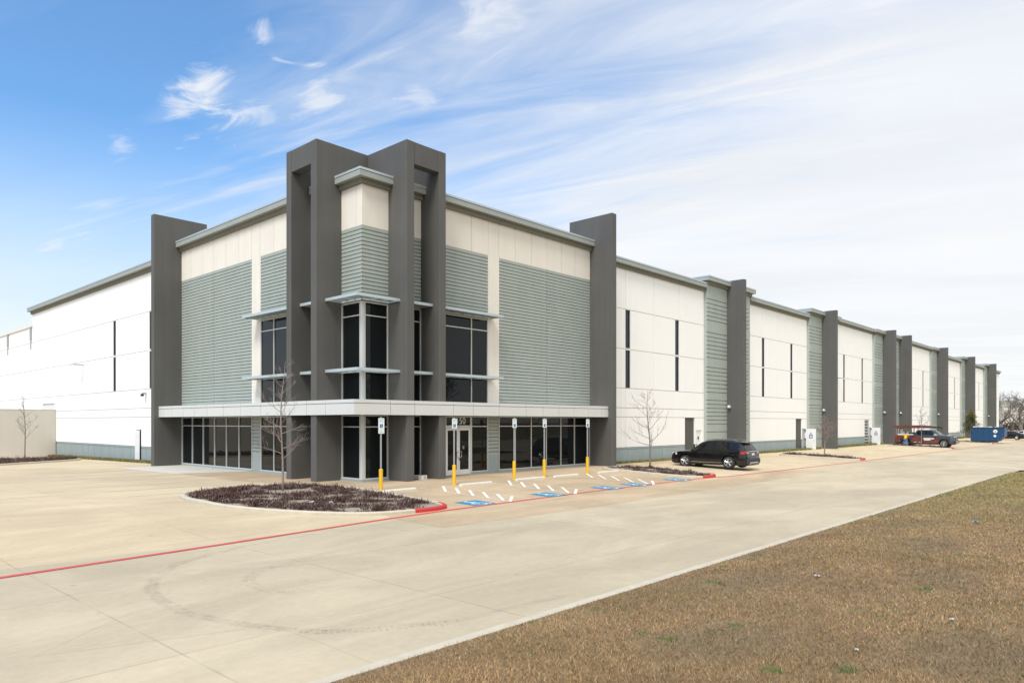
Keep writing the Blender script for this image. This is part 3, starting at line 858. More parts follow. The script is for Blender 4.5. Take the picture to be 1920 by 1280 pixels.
def cornice(axis, u0, u1, base, top, ends=(0, 0), back=1.0, parent=None, low=.67):
    """coping, fascia and corbel along a wall; base = outward offset of the wall face"""
    c = MB(); e0, e1 = ends
    abox(c, axis, 0, u0 - e0, u1 + e1, -back, base + .42, top - .11, top, 'coping_metal')
    abox(c, axis, 0, u0 - e0 + .03, u1 + e1 - .03, -back, base + .385, top - .135, top - .11, 'black')
    abox(c, axis, 0, u0 - e0 + .01, u1 + e1 - .01, -back, base + .40, top - .40, top - .135, 'cornice_paint')
    ec0 = max(0, e0 - .27); ec1 = max(0, e1 - .27)
    abox(c, axis, 0, u0 - ec0 + .002, u1 + ec1 - .002, -back, base + .15, top - low + .002, top - .40, 'corbel_shaded')
    return c.build('cornice', parent or WH)


# grey green pilasters with dark fins
GRV = [13.34, 12.96, 12.59, 12.24, 11.9, 11.55, 10.51, 10.15, 9.81, 9.44, 9.11, 8.75, 8.4, 7.58, 7.24, 6.91, 6.54, 6.2, 5.84, 5.48, 4.8, 4.46, 4.12, 3.79, 3.45, 3.12, 2.78, 2.11, 1.13]
PILS = [(34.7, 43.04, (38.35,)), (57.9, 66.4, (61.55,)), (81.0, 97.2, (84.5, 92.35)), (111.3, 119.9, (114.9,)), (134.0, 142.6, (137.1,)), (156.3, 164.9, (159.2,))]
for (u0, u1, fins) in PILS:
    d = MB(); relief(d, 'R', -.30, u0, u1, -.5, 14.54, 'siding_paint', hj=GRV, gw=.03, hgw=.06, gd=.09, back=.58)
    d.build('siding', WH)
    cornice('R', u0, u1, .30, H_HI, (.42, .42), back=.9)
    for fa in fins:
        f = MB(); f.box(fa, fa + .5, -1.86, -.29, -.5, 15.27, 'dark_paint')
        f.box(fa - .02, fa + .52, -1.88, .1, 15.27, 15.31, 'coping_metal')
        bevel(f.build('fin', WH), .015)
        lt = MB(); lt.box(fa - .28, fa - .0, -.62, -.5, 4.3, 4.42, 'door_white'); lt.box(fa - .3, fa - .12, -.72, -.5, 4.2, 4.34, 'door_white'); lt.build('wall_light', WH)
for (u0, u1, top, wins, doors) in BAYS:
    e = .25 if u1 > 170 else 0
    r = .02
    cornice('R', u0 + .01, u1 - .01 + (.42 if u1 > 170 else 0), 0.0, top - .01 if top == H_HI else top, (0, 0), back=.8)

# ---------------- corner entrance block
FT, FB, FE = 1.45, 1.5, 1.82        # tower fin reach, canopy reach, end fin reach
ROWS = [12.55 - .193 * i for i in range(1, 45)]
# R side columns
def up_wall(mb, axis, u0, u1, z0, z1, vj=(), m='white_upper', skip=(), back=.28): relief(mb, axis, 0.0, u0, u1, z0, z1, m, vj=vj, gw=.028, gd=.015, skip_edge=skip, back=back, gm='caulk')

def entry(axis, A):
    """A: dict of edge positions along the facade, corner at 0"""
    w = MB()
    up_wall(w, axis, 0.0, A['f1'], 12.55, 14.55, (0.5,) if axis == 'L' else (), skip=('l',), back=.05)
    up_wall(w, axis, A['f4'], A['end'], 12.551, 14.55, A['vj'])
    up_wall(w, axis, A['s0'], A['s1'], 3.9, 12.549, ())
    w.build('upper_wall', WH)
    s = MB()
    relief(s, axis, 0.004, 0.0, A['f1'], 8.83, 12.545, 'siding_paint', hj=ROWS, gw=.042, gd=.08, skip_edge=('l',), back=.09)
    relief(s, axis, 0.004, A['f4'], A['s0'], 8.85, 12.545, 'siding_paint', hj=ROWS, gw=.042, gd=.08)
    s.build('siding', WH)
    s = MB()
    relief(s, axis, 0.004, A['s1'], A['end'], 3.9, 12.545, 'siding_paint', hj=ROWS, vj=(A['j'],), gw=.042, gd=.08)
    s.build('siding', WH)
    # ground floor pier
    s = MB(); relief(s, axis, 0.0, A['p0'], A['p1'], -.4, 1.0, 'band_paint', back=.25); relief(s, axis, 0.002, A['p0'] + .001, A['p1'] - .001, 1.0005, 3.4, 'siding_paint', hj=[3.1 - .21 * i for i in range(11)], gw=.05, gd=.08, back=.25)
    s.build('pier', WH)
    s = MB(); abox(s, axis, 0, A['f4'], A['p0'] , -.3, .03, -.4, .12, 'band_paint') if axis == 'L' else abox(s, axis, 0, 7.38, A['p0'], -.3, .03, -.4, .12, 'band_paint')
    abox(s, axis, 0, A['p1'], A['end'], -.3, .03, -.4, .12, 'band_paint')
    s.build('plinth', WH)
    # end fin, running back past the roof line
    f = MB(); e = A['end']
    abox(f, axis, 0, e, e + .5, -1.75, FE, -.5, 16.78, 'dark_paint'); bevel(f.build('fin', WH), .02)
    cornice(axis, A['f4b'], A['end'], 0.0, H_HI, (0, 0), back=.8)


ER = dict(f1=3.73, f4=4.2, f4b=4.2, s0=8.76, s1=9.68, end=18.6, j=14.06, p0=8.76, p1=9.63, vj=(7.42, 8.76, 9.66, 11.09, 12.57, 14.06, 15.5, 16.95))
EL = dict(f1=4.08, f4=4.55, f4b=4.55, s0=9.93, s1=10.97, end=20.75, j=15.9, p0=9.93, p1=10.9, vj=(8.42, 10.0, 11.0, 12.58, 14.25, 15.93, 17.6, 19.26))
entry('R', ER); entry('L', EL)

# tower fins: two slabs running along x (left pair), two along y (right pair); portal heads between them
f = MB(); f.box(-FT, 3.728, 1.74, 2.24, -.5, 16.8, 'dark_paint'); bevel(f.build('fin', WH), .02)
f = MB(); f.box(-FT, 4.9, 4.08, 4.55, -.5, 16.8, 'dark_paint'); bevel(f.build('fin', WH), .02)
f = MB(); f.box(1.60, 2.08, -FT, 1.738, -.5, 16.802, 'dark_paint'); bevel(f.build('fin', WH), .02)
f = MB(); f.box(3.73, 4.18, -FT, 4.078, -.5, 16.802, 'dark_paint'); bevel(f.build('fin', WH), .02)
f = MB(); f.box(-FT + .03, -FT + .55, 2.245, 4.075, 15.70, 16.797, 'dark_paint'); f.build('portal_head', WH)
f = MB(); f.box(2.085, 3.725, -FT + .03, -FT + .55, 15.72, 16.797, 'dark_paint'); f.build('portal_head', WH)

# tower cornice wrapping the corner
c = MB()
def Lwrap(mb, d, z0, z1, m, e0, e1, inner=.8):
    poly = [(-d, -d), (e0, -d), (e0, inner), (inner, inner), (inner, e1), (-d, e1)]
    mb.prism(poly, z0, z1, m)
for (d, z0, z1, m) in ((.42, 15.09, 15.2, 'coping_metal'), (.385, 15.065, 15.09, 'black'), (.40, 14.80, 15.065, 'cornice_paint'), (.15, 14.55, 14.80, 'corbel_shaded')):
    Lwrap(c, d, z0, z1, m, 1.597, 1.737)
c.box(2.083, 3.727, -.42, .5, 15.09, 15.2, 'coping_metal'); c.box(2.083, 3.727, -.40, .5, 14.8, 15.088, 'cornice_paint'); c.box(2.083, 3.727, -.15, .5, 14.55, 14.798, 'corbel_shaded')
c.box(-.42, .5, 2.243, 4.077, 15.09, 15.2, 'coping_metal'); c.box(-.40, .5, 2.243, 4.077, 14.8, 15.088, 'cornice_paint'); c.box(-.15, .5, 2.243, 4.077, 14.55, 14.798, 'corbel_shaded')
c.build('cornice', WH)

# curtain walls
def curtain(axis, us, zs, base=0.0, depth=.10, name='window', bar=.05, close_top=False, m='alu_frame'):
    f = MB(); u0, u1 = us[0], us[-1]; z0, z1 = zs[0], zs[-1]
    for i, u in enumerate(us):
        a = u if i == 0 else (u - bar if i == len(us) - 1 else u - bar / 2)
        abox(f, axis, base, a, a + bar, -depth + .0, .02, z0, z1, m)
    for j, z in enumerate(zs):
        a = z if j == 0 else (z - bar if j == len(zs) - 1 else z - bar / 2)
        for i in range(len(us) - 1):
            l = us[i] + (bar if i == 0 else bar / 2); r = us[i + 1] - (bar if i == len(us) - 2 else bar / 2)
            abox(f, axis, base, l + .001, r - .001, -depth + .002, .014, a, a + bar, m)
    fo = f.build(name, WH)
    p = MB(); abox(p, axis, base, u0 + .01, u1 - .01, -depth - .02, -.045, z0 + .01, z1 - .01, 'glass'); p.build('pane', fo)
    return fo


Z_UP = [3.95, 5.46, 8.17, 8.83]; Z_LO = [.12, 2.69, 3.26]
curtain('R', [4.2, 7.42, 8.74], Z_UP); curtain('L', [4.56, 6.9, 8.42, 9.91], Z_UP)
curtain('R', [9.65, 11.09, 12.55, 14.0, 15.46, 16.9, 18.58], Z_LO); curtain('L', [10.92, 12.56, 14.2, 15.82, 17.45, 19.09, 20.73], Z_LO)
curtain('R', [7.40, 8.74], Z_LO); curtain('L', [4.56, 6.9, 8.42, 9.91], Z_LO)
curtain('R', [.14, 1.58], Z_UP); curtain('L', [.14, 1.72], Z_UP); curtain('R', [.14, 1.58], Z_LO); curtain('L', [.14, 1.72], Z_LO)
curtain('R', [2.09, 3.72], Z_UP); curtain('R', [2.09, 3.72], Z_LO); curtain('L', [2.25, 4.07], Z_UP); curtain('L', [2.25, 4.07], Z_LO)
c = MB(); c.box(-.02, .135, -.02, .135, 3.9, 8.83, 'alu_frame'); c.box(-.02, .135, -.02, .135, .1, 3.3, 'alu_frame'); bevel(c.build('corner_mullion', WH), .01)
c = MB(); c.prism([(-.06, -.06), (1.6, -.06), (1.6, .3), (.3, .3), (.3, 1.74), (-.06, 1.74)], -.4, .12, 'band_paint'); c.build('plinth', WH)
c = MB(); c.box(2.09, 3.72, -.05, .2, -.4, .12, 'band_paint'); c.build('plinth', WH)
c = MB(); c.box(-.05, .2, 2.25, 4.07, -.4, .12, 'band_paint'); c.build('plinth', WH)

# entrance doors
f = MB()
for (a, b) in ((5.42, 5.50), (7.32, 7.40), (4.2, 4.26)): f.box(a, b, -.02, .09, 0, 3.26, 'alu_frame')
f.box(5.50, 7.32, -.015, .09, 2.62, 2.75, 'alu_frame'); f.box(4.26, 7.32, -.015, .09, 3.2, 3.26, 'alu_frame')
f.box(4.26, 5.42, -.015, .09, .12, .18, 'alu_frame'); f.box(4.26, 5.42, -.015, .09, 2.66, 2.72, 'alu_frame')
fo = f.build('door_frame', WH)
p = MB(); p.box(4.23, 5.45, .05, .075, .1, 3.24, 'glass'); p.box(5.45, 7.36, .05, .075, 2.7, 3.24, 'glass'); p.build('pane', fo)
for (a, b, s) in ((5.505, 6.405, 1), (6.415, 7.315, 0)):
    d = MB()
    d.box(a, a + .11, -.005, .05, .02, 2.61, 'door_white'); d.box(b - .11, b, -.005, .05, .02, 2.61, 'door_white')
    d.box(a + .11, b - .11, -.003, .048, .02, .30, 'door_white'); d.box(a + .11, b - .11, -.003, .048, 2.47, 2.61, 'door_white')
    dr = d.build('door', WH)
    p = MB(); p.box(a + .1, b - .1, .018, .03, .28, 2.49, 'glass'); p.build('pane', dr)
    hx = b - .06 if s else a + .06
    p = MB(); sgn = -1 if s else 1
    p.tube([(hx, -.01, .98), (hx, -.09, .98), (hx + sgn * .10, -.09, 1.0), (hx + sgn * .10, -.09, 1.3), (hx, -.09, 1.32), (hx, -.01, 1.32)], [.017] * 6, 'chrome', 6)
    if not s: p.box(hx - .02, hx + .05, -.13, -.05, .82, .95, 'black')
    p.build('handle', dr)
    if not s:
        p = MB(); p.box(a + .30, b - .42, .010, .017, 1.42, 1.62, 'plastic_dark')
        for i in range(4): p.box(a + .32, b - .44, .006, .0098, 1.44 + i * .045, 1.46 + i * .045, 'galvanised')
        p.build('door_notice', dr)


def text_mesh(txt, size, mtl, ext=.006):
    cu = bpy.data.curves.new(txt, 'FONT'); cu.body = txt; cu.size = size; cu.extrude = ext; cu.align_x = 'CENTER'; cu.align_y = 'CENTER'
    cu.resolution_u = 3
    ob = bpy.data.objects.new('tmp', cu); COL.objects.link(ob)
    me = bpy.data.meshes.new_from_object(ob); bpy.data.objects.remove(ob); me.materials.clear(); me.materials.append(MATS[mtl])
    return me


me = text_mesh('150', .50, 'sign_white', .01)
o = bpy.data.objects.new('street_number', me); COL.objects.link(o); o.parent = WH
o.rotation_euler = (math.radians(90), 0, 0); o.location = (6.62, .03, 2.98)

# canopy fascia, wraps the whole entrance block
def canopy():
    e0, e1 = ER['end'] - .004, EL['end'] - .004
    c = MB()
    def Lp(d, t): return [(-d, -d), (e0, -d), (e0, -d + t), (-d + t, -d + t), (-d + t, e1), (-d, e1)]
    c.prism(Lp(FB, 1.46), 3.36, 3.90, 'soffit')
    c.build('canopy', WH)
    # panels
    jr = [.56, 2.05, 4.65, 6.09, 8.09, 10.37, 11.88, 13.38, 14.87, 16.36, 17.86]
    jl = [.81, 2.5, 4.6, 7.05, 9.31, 11.37, 13.52, 15.22, 16.88, 18.61, 20.0]
    p = MB(); z = [3.27, 3.80, 3.81, 3.98]
    for (axis, js, end) in (('R', jr, e0), ('L', jl, e1)):
        ed = [-FB - .02] + js + [end]
        for i in range(len(ed) - 1):
            a = ed[i] + (.014 if i else 0); b = ed[i + 1] - .014
            d0 = FB - .02
            if axis == 'L' and i == 0: a = -FB + .0005
            for (za, zb) in ((3.27, 3.79), (3.82, 3.98)):
                if axis == 'R': p.box(a, b, -FB - .025, -FB + .0, za, zb, 'fascia_metal')
                else: p.box(-FB - .024, -FB + .0, a, b, za, zb, 'fascia_metal')
    po = p.build('canopy_fascia', WH)
    t = MB()
    t.prism([(-FB + .001, -FB + .001), (e0, -FB + .001), (e0, -.05), (-.05, -.05), (-.05, e1), (-FB + .001, e1)], 3.905, 3.965, 'fascia_metal')
    t.build('canopy_top', WH)


canopy()

# sunshades
def shade(axis, u0, u1, z, reach=.95, wrap=False):
    s = MB()
    if not wrap:
        abox(s, axis, 0, u0, u1, reach - .04, reach, z - .14, z, 'shade_metal')
        abox(s, axis, 0, u0 + .001, u1 - .001, .0, .035, z - .14, z - .02, 'shade_metal')
        n = max(1, int((u1 - u0) / .75))
        for i in range(n + 1):
            u = u0 + (u1 - u0 - .04) * i / n; abox(s, axis, 0, u, u + .04, .036, reach - .041, z - .13, z - .01, 'shade_metal')
        for q in range(6):
            d = .06 + q * (reach - .12) / 6
            for i in range(n):
                ua = u0 + (u1 - u0 - .04) * i / n + .042; ub = u0 + (u1 - u0 - .04) * (i + 1) / n - .002
                abox(s, axis, 0, ua, ub, d, d + .105, z - .085, z - .06, 'blade_shaded')
    else:
        r = reach
        s.prism([(-r, -r), (1.598, -r), (1.598, -r + .04), (-r + .04, -r + .04), (-r + .04, 1.738), (-r, 1.738)], z - .14, z, 'shade_metal')
        s.prism([(-.04, -.04), (1.597, -.04), (1.597, -.005), (-.005, -.005), (-.005, 1.737), (-.04, 1.737)], z - .14, z - .02, 'shade_metal')
        for u in (.35, 1.0, 1.55):
            s.box(u, u + .035, -r + .041, -.041, z - .13, z - .01, 'shade_metal'); s.box(-r + .041, -.041, u + .05, u + .085, z - .13, z - .01, 'shade_metal')
        s.prism([(-r + .05, -r + .02), (-r + .08, -r + .05), (-.03, -.06), (-.06, -.03)][::-1], z - .12, z - .015, 'shade_metal')
        for q in range(6):
            d = .12 + q * .135
            s.box(-d, 1.55, -d - .07, -d, z - .085, z - .062, 'blade_shaded'); s.box(-d - .07, -d, -d, 1.69, z - .085, z - .062, 'blade_shaded')
    return s.build('sunshade', WH)


for z in (9.03, 5.51):
    shade('R', 0, 0, z, wrap=True)
    shade('R', 2.09, 3.72, z); shade('L', 2.25, 4.07, z)
    shade('R', 4.19, 9.05, z); shade('L', 4.56, 10.3, z)

# ---------------- left face beyond the end fin
w = MB(); bay_wall(w, 'L', 21.26, 56.8, H_LO - .65, (25.78, 33.2), ((49.4, 53.3, 4.75),), (29.83, 33.9, 38.18, 43, 47.44)); w.build('wall', WH)
b = MB(); base_band(b, 'L', 21.26, 48.8); b.build('base_band', WH)
slit('L', 25.78); slit('L', 33.2)
cornice('L', 21.26, 56.8, 0.0, H_LO, (0, .42), back=.8)
w = MB(); relief(w, 'L', 0.02, 56.81, 118, -.6, 12.7, 'white_paint', vj=[66.0, 75.3, 84.6, 94, 103, 112], hj=HJ, gw=.05, gd=.018, gm='sealant'); w.build('wall', WH)
c = MB(); c.box(-.10, .3, 56.82, 118, 12.705, 12.9, 'white_upper'); c.build('parapet_coping', WH)
for y in (57.1, 66.2):
    d = MB(); d.box(-.14, -.0, y, y + .28, 11.4, 12.66, 'galvanised'); d.tube([(-.09, y + .14, 11.4), (-.09, y + .14, 10.4)], [.05, .05], 'galvanised', 8); d.build('downspout', WH)
d = MB(); d.box(.10, .12, 49.42, 53.28, -.6, 4.74, 'door_white'); d.build('dock_door', WH)
# man door on the left face, ajar beside its dark opening
d = MB(); d.box(-.004, .05, 27.95, 28.95, .0, 2.38, 'black'); d.build('door_opening', WH)
d = MB(); ang = math.radians(4)
hx, hy = -.03, 28.95
px, py = hx - math.sin(ang) * 1.0, hy - math.cos(ang) * 1.0
d.prism([(hx, hy), (px, py), (px - .045 * math.cos(ang), py + .045 * math.sin(ang)), (hx - .045, hy + .02)], .04, 2.34, 'door_white'); fixn(d.build('door', WH))
lt = MB(); lt.box(-.3, 0, 26.9, 27.05, 5.0, 5.12, 'galvanised'); lt.box(-.36, -.2, 26.86, 27.1, 4.85, 5.02, 'plastic_dark'); lt.build('wall_light', WH)
lt = MB(); lt.box(-.9, 0, 41.0, 41.1, 7.9, 8.0, 'galvanised'); lt.box(-1.3, -.8, 40.9, 41.2, 7.86, 7.96, 'door_white'); lt.build('wall_light', WH)
lt = MB(); lt.box(67.6, 67.7, -.9, 0, 8.1, 8.18, 'galvanised'); lt.box(67.5, 67.8, -1.2, -.8, 8.06, 8.16, 'door_white'); lt.build('wall_light', WH)

# ---------------- screen wall
s = MB(); s.box(-44, -.02, 48.9, 49.2, -.6, 4.08, 'screen_paint'); s.box(-44, -.02, 48.88, 49.22, 4.08, 4.14, 'screen_paint')
tag(bevel(s.build('screen_wall'), .01), 'plain beige concrete screen wall meeting the left side of the warehouse', 'wall')


# ================================================================== SIGNS, WHEEL STOPS
def isa_sign(lbl, x, y, van, grp):
    z = gz(x, y)
    t = thing('parking_sign', lbl, 'sign', (x, y, z), 0, grp)
    b = MB(); b.cyl(0, 0, -.1, .93, .085, 'yellow_paint', 20); b.tube([(0, 0, .93), (0, 0, .955)], [.085, .05], 'yellow_paint', 20); b.build('bollard', t, smooth=False)
    b = MB(); b.box(-.025, .025, -.025, .025, .9, 3.16, 'galvanised'); b.build('post', t)
    z1 = 3.12; z0 = z1 - .46; w = .155
    b = MB(); b.box(-w, w, -.034, -.028, z0, z1, 'sign_white')
    b.box(-w + .01, w - .01, -.0355, -.0345, z1 - .018, z1 - .012, 'sign_green')
    put = lambda u, v, d: (u, -.0352 - d, v)
    isa(b, 0, z0 + .125, .155, put, 'sign_white', 'sign_blue', .0012)
    sp = bevel(b.build('sign_plate', t), .001)
    for (txt, dz, sz) in (('RESERVED', .07, .05), ('PARKING', .15, .05)):
        if txt not in TXT: TXT[txt] = text_mesh(txt, sz, 'sign_green', .0006)
        o = bpy.data.objects.new('lettering', TXT[txt]); COL.objects.link(o); o.parent = sp
        o.rotation_euler = (math.radians(90), 0, 0); o.location = (0, -.0355, z1 - dz)
    if van:
        b = MB(); b.box(-w, w, -.034, -.028, z0 - .20, z0 - .005, 'sign_white'); vp = b.build('van_plate', t)
        for (txt, dz) in (('VAN', .07), ('ACCESSIBLE', .14)):
            o = bpy.data.objects.new('lettering', text_mesh(txt, .042, 'sign_green', .0006)); COL.objects.link(o); o.parent = vp
            o.rotation_euler = (math.radians(90), 0, 0); o.location = (0, -.0355, z0 - dz)
    return t


TXT = {}
G5 = 'accessible parking signs on yellow bollards'
isa_sign('accessible parking sign with extra lower plate on the bollard nearest the corner island', -2.07, -4.25, True, G5)
isa_sign('accessible parking sign on a yellow bollard standing in front of the double glass door', 2.12, -4.3, False, G5)
isa_sign('third accessible parking sign from the corner island, on its yellow bollard', 6.4, -4.2, False, G5)
isa_sign('fourth accessible parking sign from the corner island, on its yellow bollard', 8.8, -4.2, False, G5)
isa_sign('accessible parking sign on the yellow bollard farthest from the corner island', 12.6, -4.25, False, G5)


def wheel_stop(lbl, x0, x1, y):
    c = (x0 + x1) / 2; L = (x1 - x0) / 2; z = gz(c, y)
    t = thing('wheel_stop', lbl, 'wheel stop', (c, y, z), 0, 'concrete wheel stops')
    m = MB(); prof = [(-.09, -.03), (-.09, .07), (-.05, .13), (.05, .13), (.09, .07), (.09, -.03)]
    k = len(m.v)
    for sx, ins in ((-1, 0), (1, 0)):
        for (py, pz) in prof: m.v.append((sx * (L - (.05 if pz > .1 else 0)), py, pz))
    n = len(prof)
    for i in range(n): m.f.append((i, (i + 1) % n, n + (i + 1) % n, n + i)); m.m.append(0)
    m.f.append(tuple(range(n))[::-1]); m.f.append(tuple(range(n, 2 * n))); m.m += [0, 0]; m.mats = ['precast']
    bevel(fixn(m.build('block', t)), .01)
    for sx in (-.62, .62):
        p = MB(); p.cyl(sx * L, 0, .12, .142, .02, 'galvanised', 8); p.build('anchor_pin', t)


wheel_stop('pale concrete wheel stop beside the corner island, by the sign with the extra plate', -2.65, -.6, -4.78)
wheel_stop('pale concrete wheel stop in front of the double glass door', 1.98, 4.05, -4.85)
wheel_stop('pale concrete wheel stop between the third and fourth sign from the corner island', 5.95, 8.1, -4.75)
wheel_stop('pale concrete wheel stop just right of the fourth sign from the corner island', 8.95, 11.0, -4.78)
wheel_stop('pale concrete wheel stop farthest along, next to the narrow mulch island', 13.0, 15.0, -4.75)


# ================================================================== TREES
def bare_tree(name, label, x, y, h, seed, bark='bark', spread=.33, first=.28, nb=15, r0=.06, lean=(0, 0), depth=3, group=None, zoff=.1, nsub=4, up=.55, twig=.006, multi=False):
    rg = random.Random(seed); t = thing(name, label, 'tree', (x, y, gz(x, y) + zoff), 0, group)
    tr = MB(); pts = []; rs = []; n = 14
    for i in range(n + 1):
        f = i / n
        pts.append((lean[0] * f * f * h + .02 * h * math.sin(f * 5 + seed) * f, lean[1] * f * f * h + .015 * h * math.sin(f * 7 + seed * 2) * f, f * h))
        rs.append(r0 * (1 - f) ** .8 + twig * .8)
    rs[0] *= 1.3
    tr.tube(pts, rs, bark, 8); tr.build('trunk', t, smooth=True)
    cr = MB()
    def branch(p, d, L, r, lv):
        m = 5; P = [p.copy()]; R = [r]; q = p.copy(); dd = d.copy()
        for i in range(m):
            dd = (dd + Vector((rg.uniform(-1, 1), rg.uniform(-1, 1), rg.uniform(-.5, 1.0))) * .16).normalized()
            q = q + dd * L / m; P.append(q.copy()); R.append(max(r * (1 - (i + 1) / m * .8), twig * .55))
        cr.tube(P, R, bark, 4 if lv > 1 else 5, cap=False)
        if lv < depth:
            for j in range(nsub if lv == 1 else nsub - 1):
                k = rg.uniform(.25, .98) * m; i = int(min(k, m - 1)); b = P[i].lerp(P[i + 1], k - i)
                nd = (dd + Vector((rg.uniform(-1, 1), rg.uniform(-1, 1), rg.uniform(-.4, .9))) * .95).normalized()
                branch(b, nd, L * rg.uniform(.35, .62), max(R[i] * .6, twig * .7), lv + 1)
    for j in range(nb):
        f = first + (0.97 - first) * (j + rg.random() * .6) / nb; i = int(f * n); i = min(i, n - 1)
        b = Vector(pts[i]).lerp(Vector(pts[i + 1]), f * n - i); a = j * 2.4 + rg.uniform(-.5, .5)
        el = rg.uniform(up - .35, up + .25) + (f - .5) * .7
        L = h * spread * (1.15 - f) * rg.uniform(.75, 1.25) * (1.0 if f > .35 else .85)
        branch(b, Vector((math.cos(a) * math.cos(el), math.sin(a) * math.cos(el), math.sin(el))), L, max(rs[i] * .55, twig * 1.1), 1)
    cr.build('crown', t)
    return t


bare_tree('bare_tree', 'slim leafless young tree with reddish bark in the corner island', -5.35, -1.95, 5.35, 21, 'bark_red', .27, .24, 19, .042, depth=3, nsub=5, up=.5, twig=.006)
bare_tree('bare_tree', 'slim leafless young tree in the narrow island left of the black car', 18.3, -4.9, 4.9, 33, 'bark', .42, .24, 16, .05, lean=(-.03, .03), nsub=4, up=.45, twig=.007)
bare_tree('bare_tree', 'dense twiggy small leafless tree in the second island, before a dark fin', 43.9, -6.7, 3.45, 45, 'bark_red', .38, .33, 26, .05, nsub=6, up=.95, twig=.010)
bare_tree('bare_tree', 'thin leafless sapling rising in front of the work pickup', 77.3, -6.6, 4.7, 57, 'bark', .34, .3, 14, .05, nsub=4, up=.6, twig=.011)
bare_tree('bare_tree', 'slim leafless young tree before the beige screen wall at far left', -4.1, 42.2, 5.2, 63, 'bark', .30, .30, 15, .05, nsub=4, up=.75, twig=.008)


def evergreen(label, x, y, h):
    rg = random.Random(4); t = thing('evergreen_tree', label, 'tree', (x, y, gz(x, y) + .1))
    m = MB(); m.tube([(0, 0, 0), (.03, 0, h * .5), (0, .02, h * .95)], [.07, .05, .015], 'bark', 7); m.build('trunk', t, smooth=True)
    c = MB()
    for _ in range(5200):
        f = rg.random() ** .8; zz = h * (.22 + .78 * f); R = h * .30 * (1 - f) ** .75 * (1 + .30 * math.sin(f * 19)) + .08
        a = rg.uniform(0, 6.283); r = R * rg.uniform(.25, 1.0) * (1 + .25 * math.sin(a * 5 + f * 9))
        p = Vector((math.cos(a) * r, math.sin(a) * r, zz + rg.uniform(-.12, .12))); s = rg.uniform(.05, .11)
        d1 = Vector((rg.uniform(-1, 1), rg.uniform(-1, 1), rg.uniform(-1, 1))).normalized() * s; d2 = d1.cross(Vector((rg.uniform(-1, 1), rg.uniform(-1, 1), rg.uniform(-1, 1)))).normalized() * s * .5
        tan = rg.random() < (.16 + .25 * (a % 6.28 > 4.2) + .35 * (f > .8))
        c.face([p - d1, p + d2, p + d1, p - d2], 'leaf_tan' if tan else 'leaf_dark')
    c.build('crown', t)


evergreen('small conical evergreen with tan tips beside the blue roll off container', 114.6, -5.2, 4.9)

def oak(label, x, y, h, seed, zb=-.7):
    rg = random.Random(seed); t = thing('oak_tree', label, 'tree', (x, y, zb), 0, 'large bare trees beyond the parking')
    tr = MB(); cr = MB()
    fork = h * rg.uniform(.2, .3); tr.tube([(0, 0, 0), (.1, .1, fork * .5), (.0, .2, fork)], [h * .042, h * .034, h * .030], 'bark_far', 9); tr.build('trunk', t, smooth=True)
    def br(p, d, L, r, lv):
        m = 5; q = p.copy(); dd = d.copy(); P = [q.copy()]; R = [r]
        for i in range(m):
            dd = (dd + Vector((rg.uniform(-1, 1), rg.uniform(-1, 1), rg.uniform(-.35, .6))) * .30).normalized()
            q = q + dd * L / m; P.append(q.copy()); R.append(max(r * (1 - (i + 1) / m * .55), .022))
        cr.tube(P, R, 'bark_far', 5 if lv < 3 else 3, cap=False)
        if lv < 5:
            for j in range(3 if lv < 4 else 4):
                k = rg.uniform(.35, 1.0) * m; i = int(min(k, m - 1)); b = P[i].lerp(P[i + 1], k - i)
                nd = (dd + Vector((rg.uniform(-1, 1), rg.uniform(-1, 1), rg.uniform(-.5, .8))) * .9).normalized()
                br(b, nd, L * rg.uniform(.5, .78), max(R[i] * .62, .022), lv + 1)
    for j in range(5):
        a = j * 1.26 + rg.uniform(-.3, .3); el = rg.uniform(.6, 1.2)
        br(Vector((0, .2, fork * .95)), Vector((math.cos(a) * math.cos(el), math.sin(a) * math.cos(el), math.sin(el))), h * .30, h * .018, 1)
    cr.build('crown', t)
    return t


def cam_pt(px, depth):
    """ground position on the camera's view ray (used only to read off distances)"""
    u = (px - 960) / 1343.88
    rx, ry = 0.67724, -0.73576; fx, fy = 0.73576, 0.67724
    return (-20.762 + depth * (fx + u * rx), -29.05 + depth * (fy + u * ry))


x, y = cam_pt(1877, 205); oak('large bare forked tree just beyond the far end of the warehouse', x, y, 15, 3)
x, y = cam_pt(1915, 190); oak('large bare tree behind the parked cars at far right', x, y, 14.5, 8)
x, y = cam_pt(1899, 225); oak('smaller bare tree between the two large ones before the beige building', x, y, 11.0, 12)
x, y = cam_pt(1945, 215); oak('bare tree at the right edge beyond the cars', x, y, 21, 16)
x, y = cam_pt(1985, 230); oak('bare tree far right beyond the cars, farthest back', x, y, 17, 19)

oak('large bare tree across the lawn behind the viewpoint, mirrored in the upper windows', 34, -44, 13, 31, -.3)
oak('second bare tree across the lawn behind the viewpoint, mirrored in the door glass', 50, -52, 14, 37, -.3)

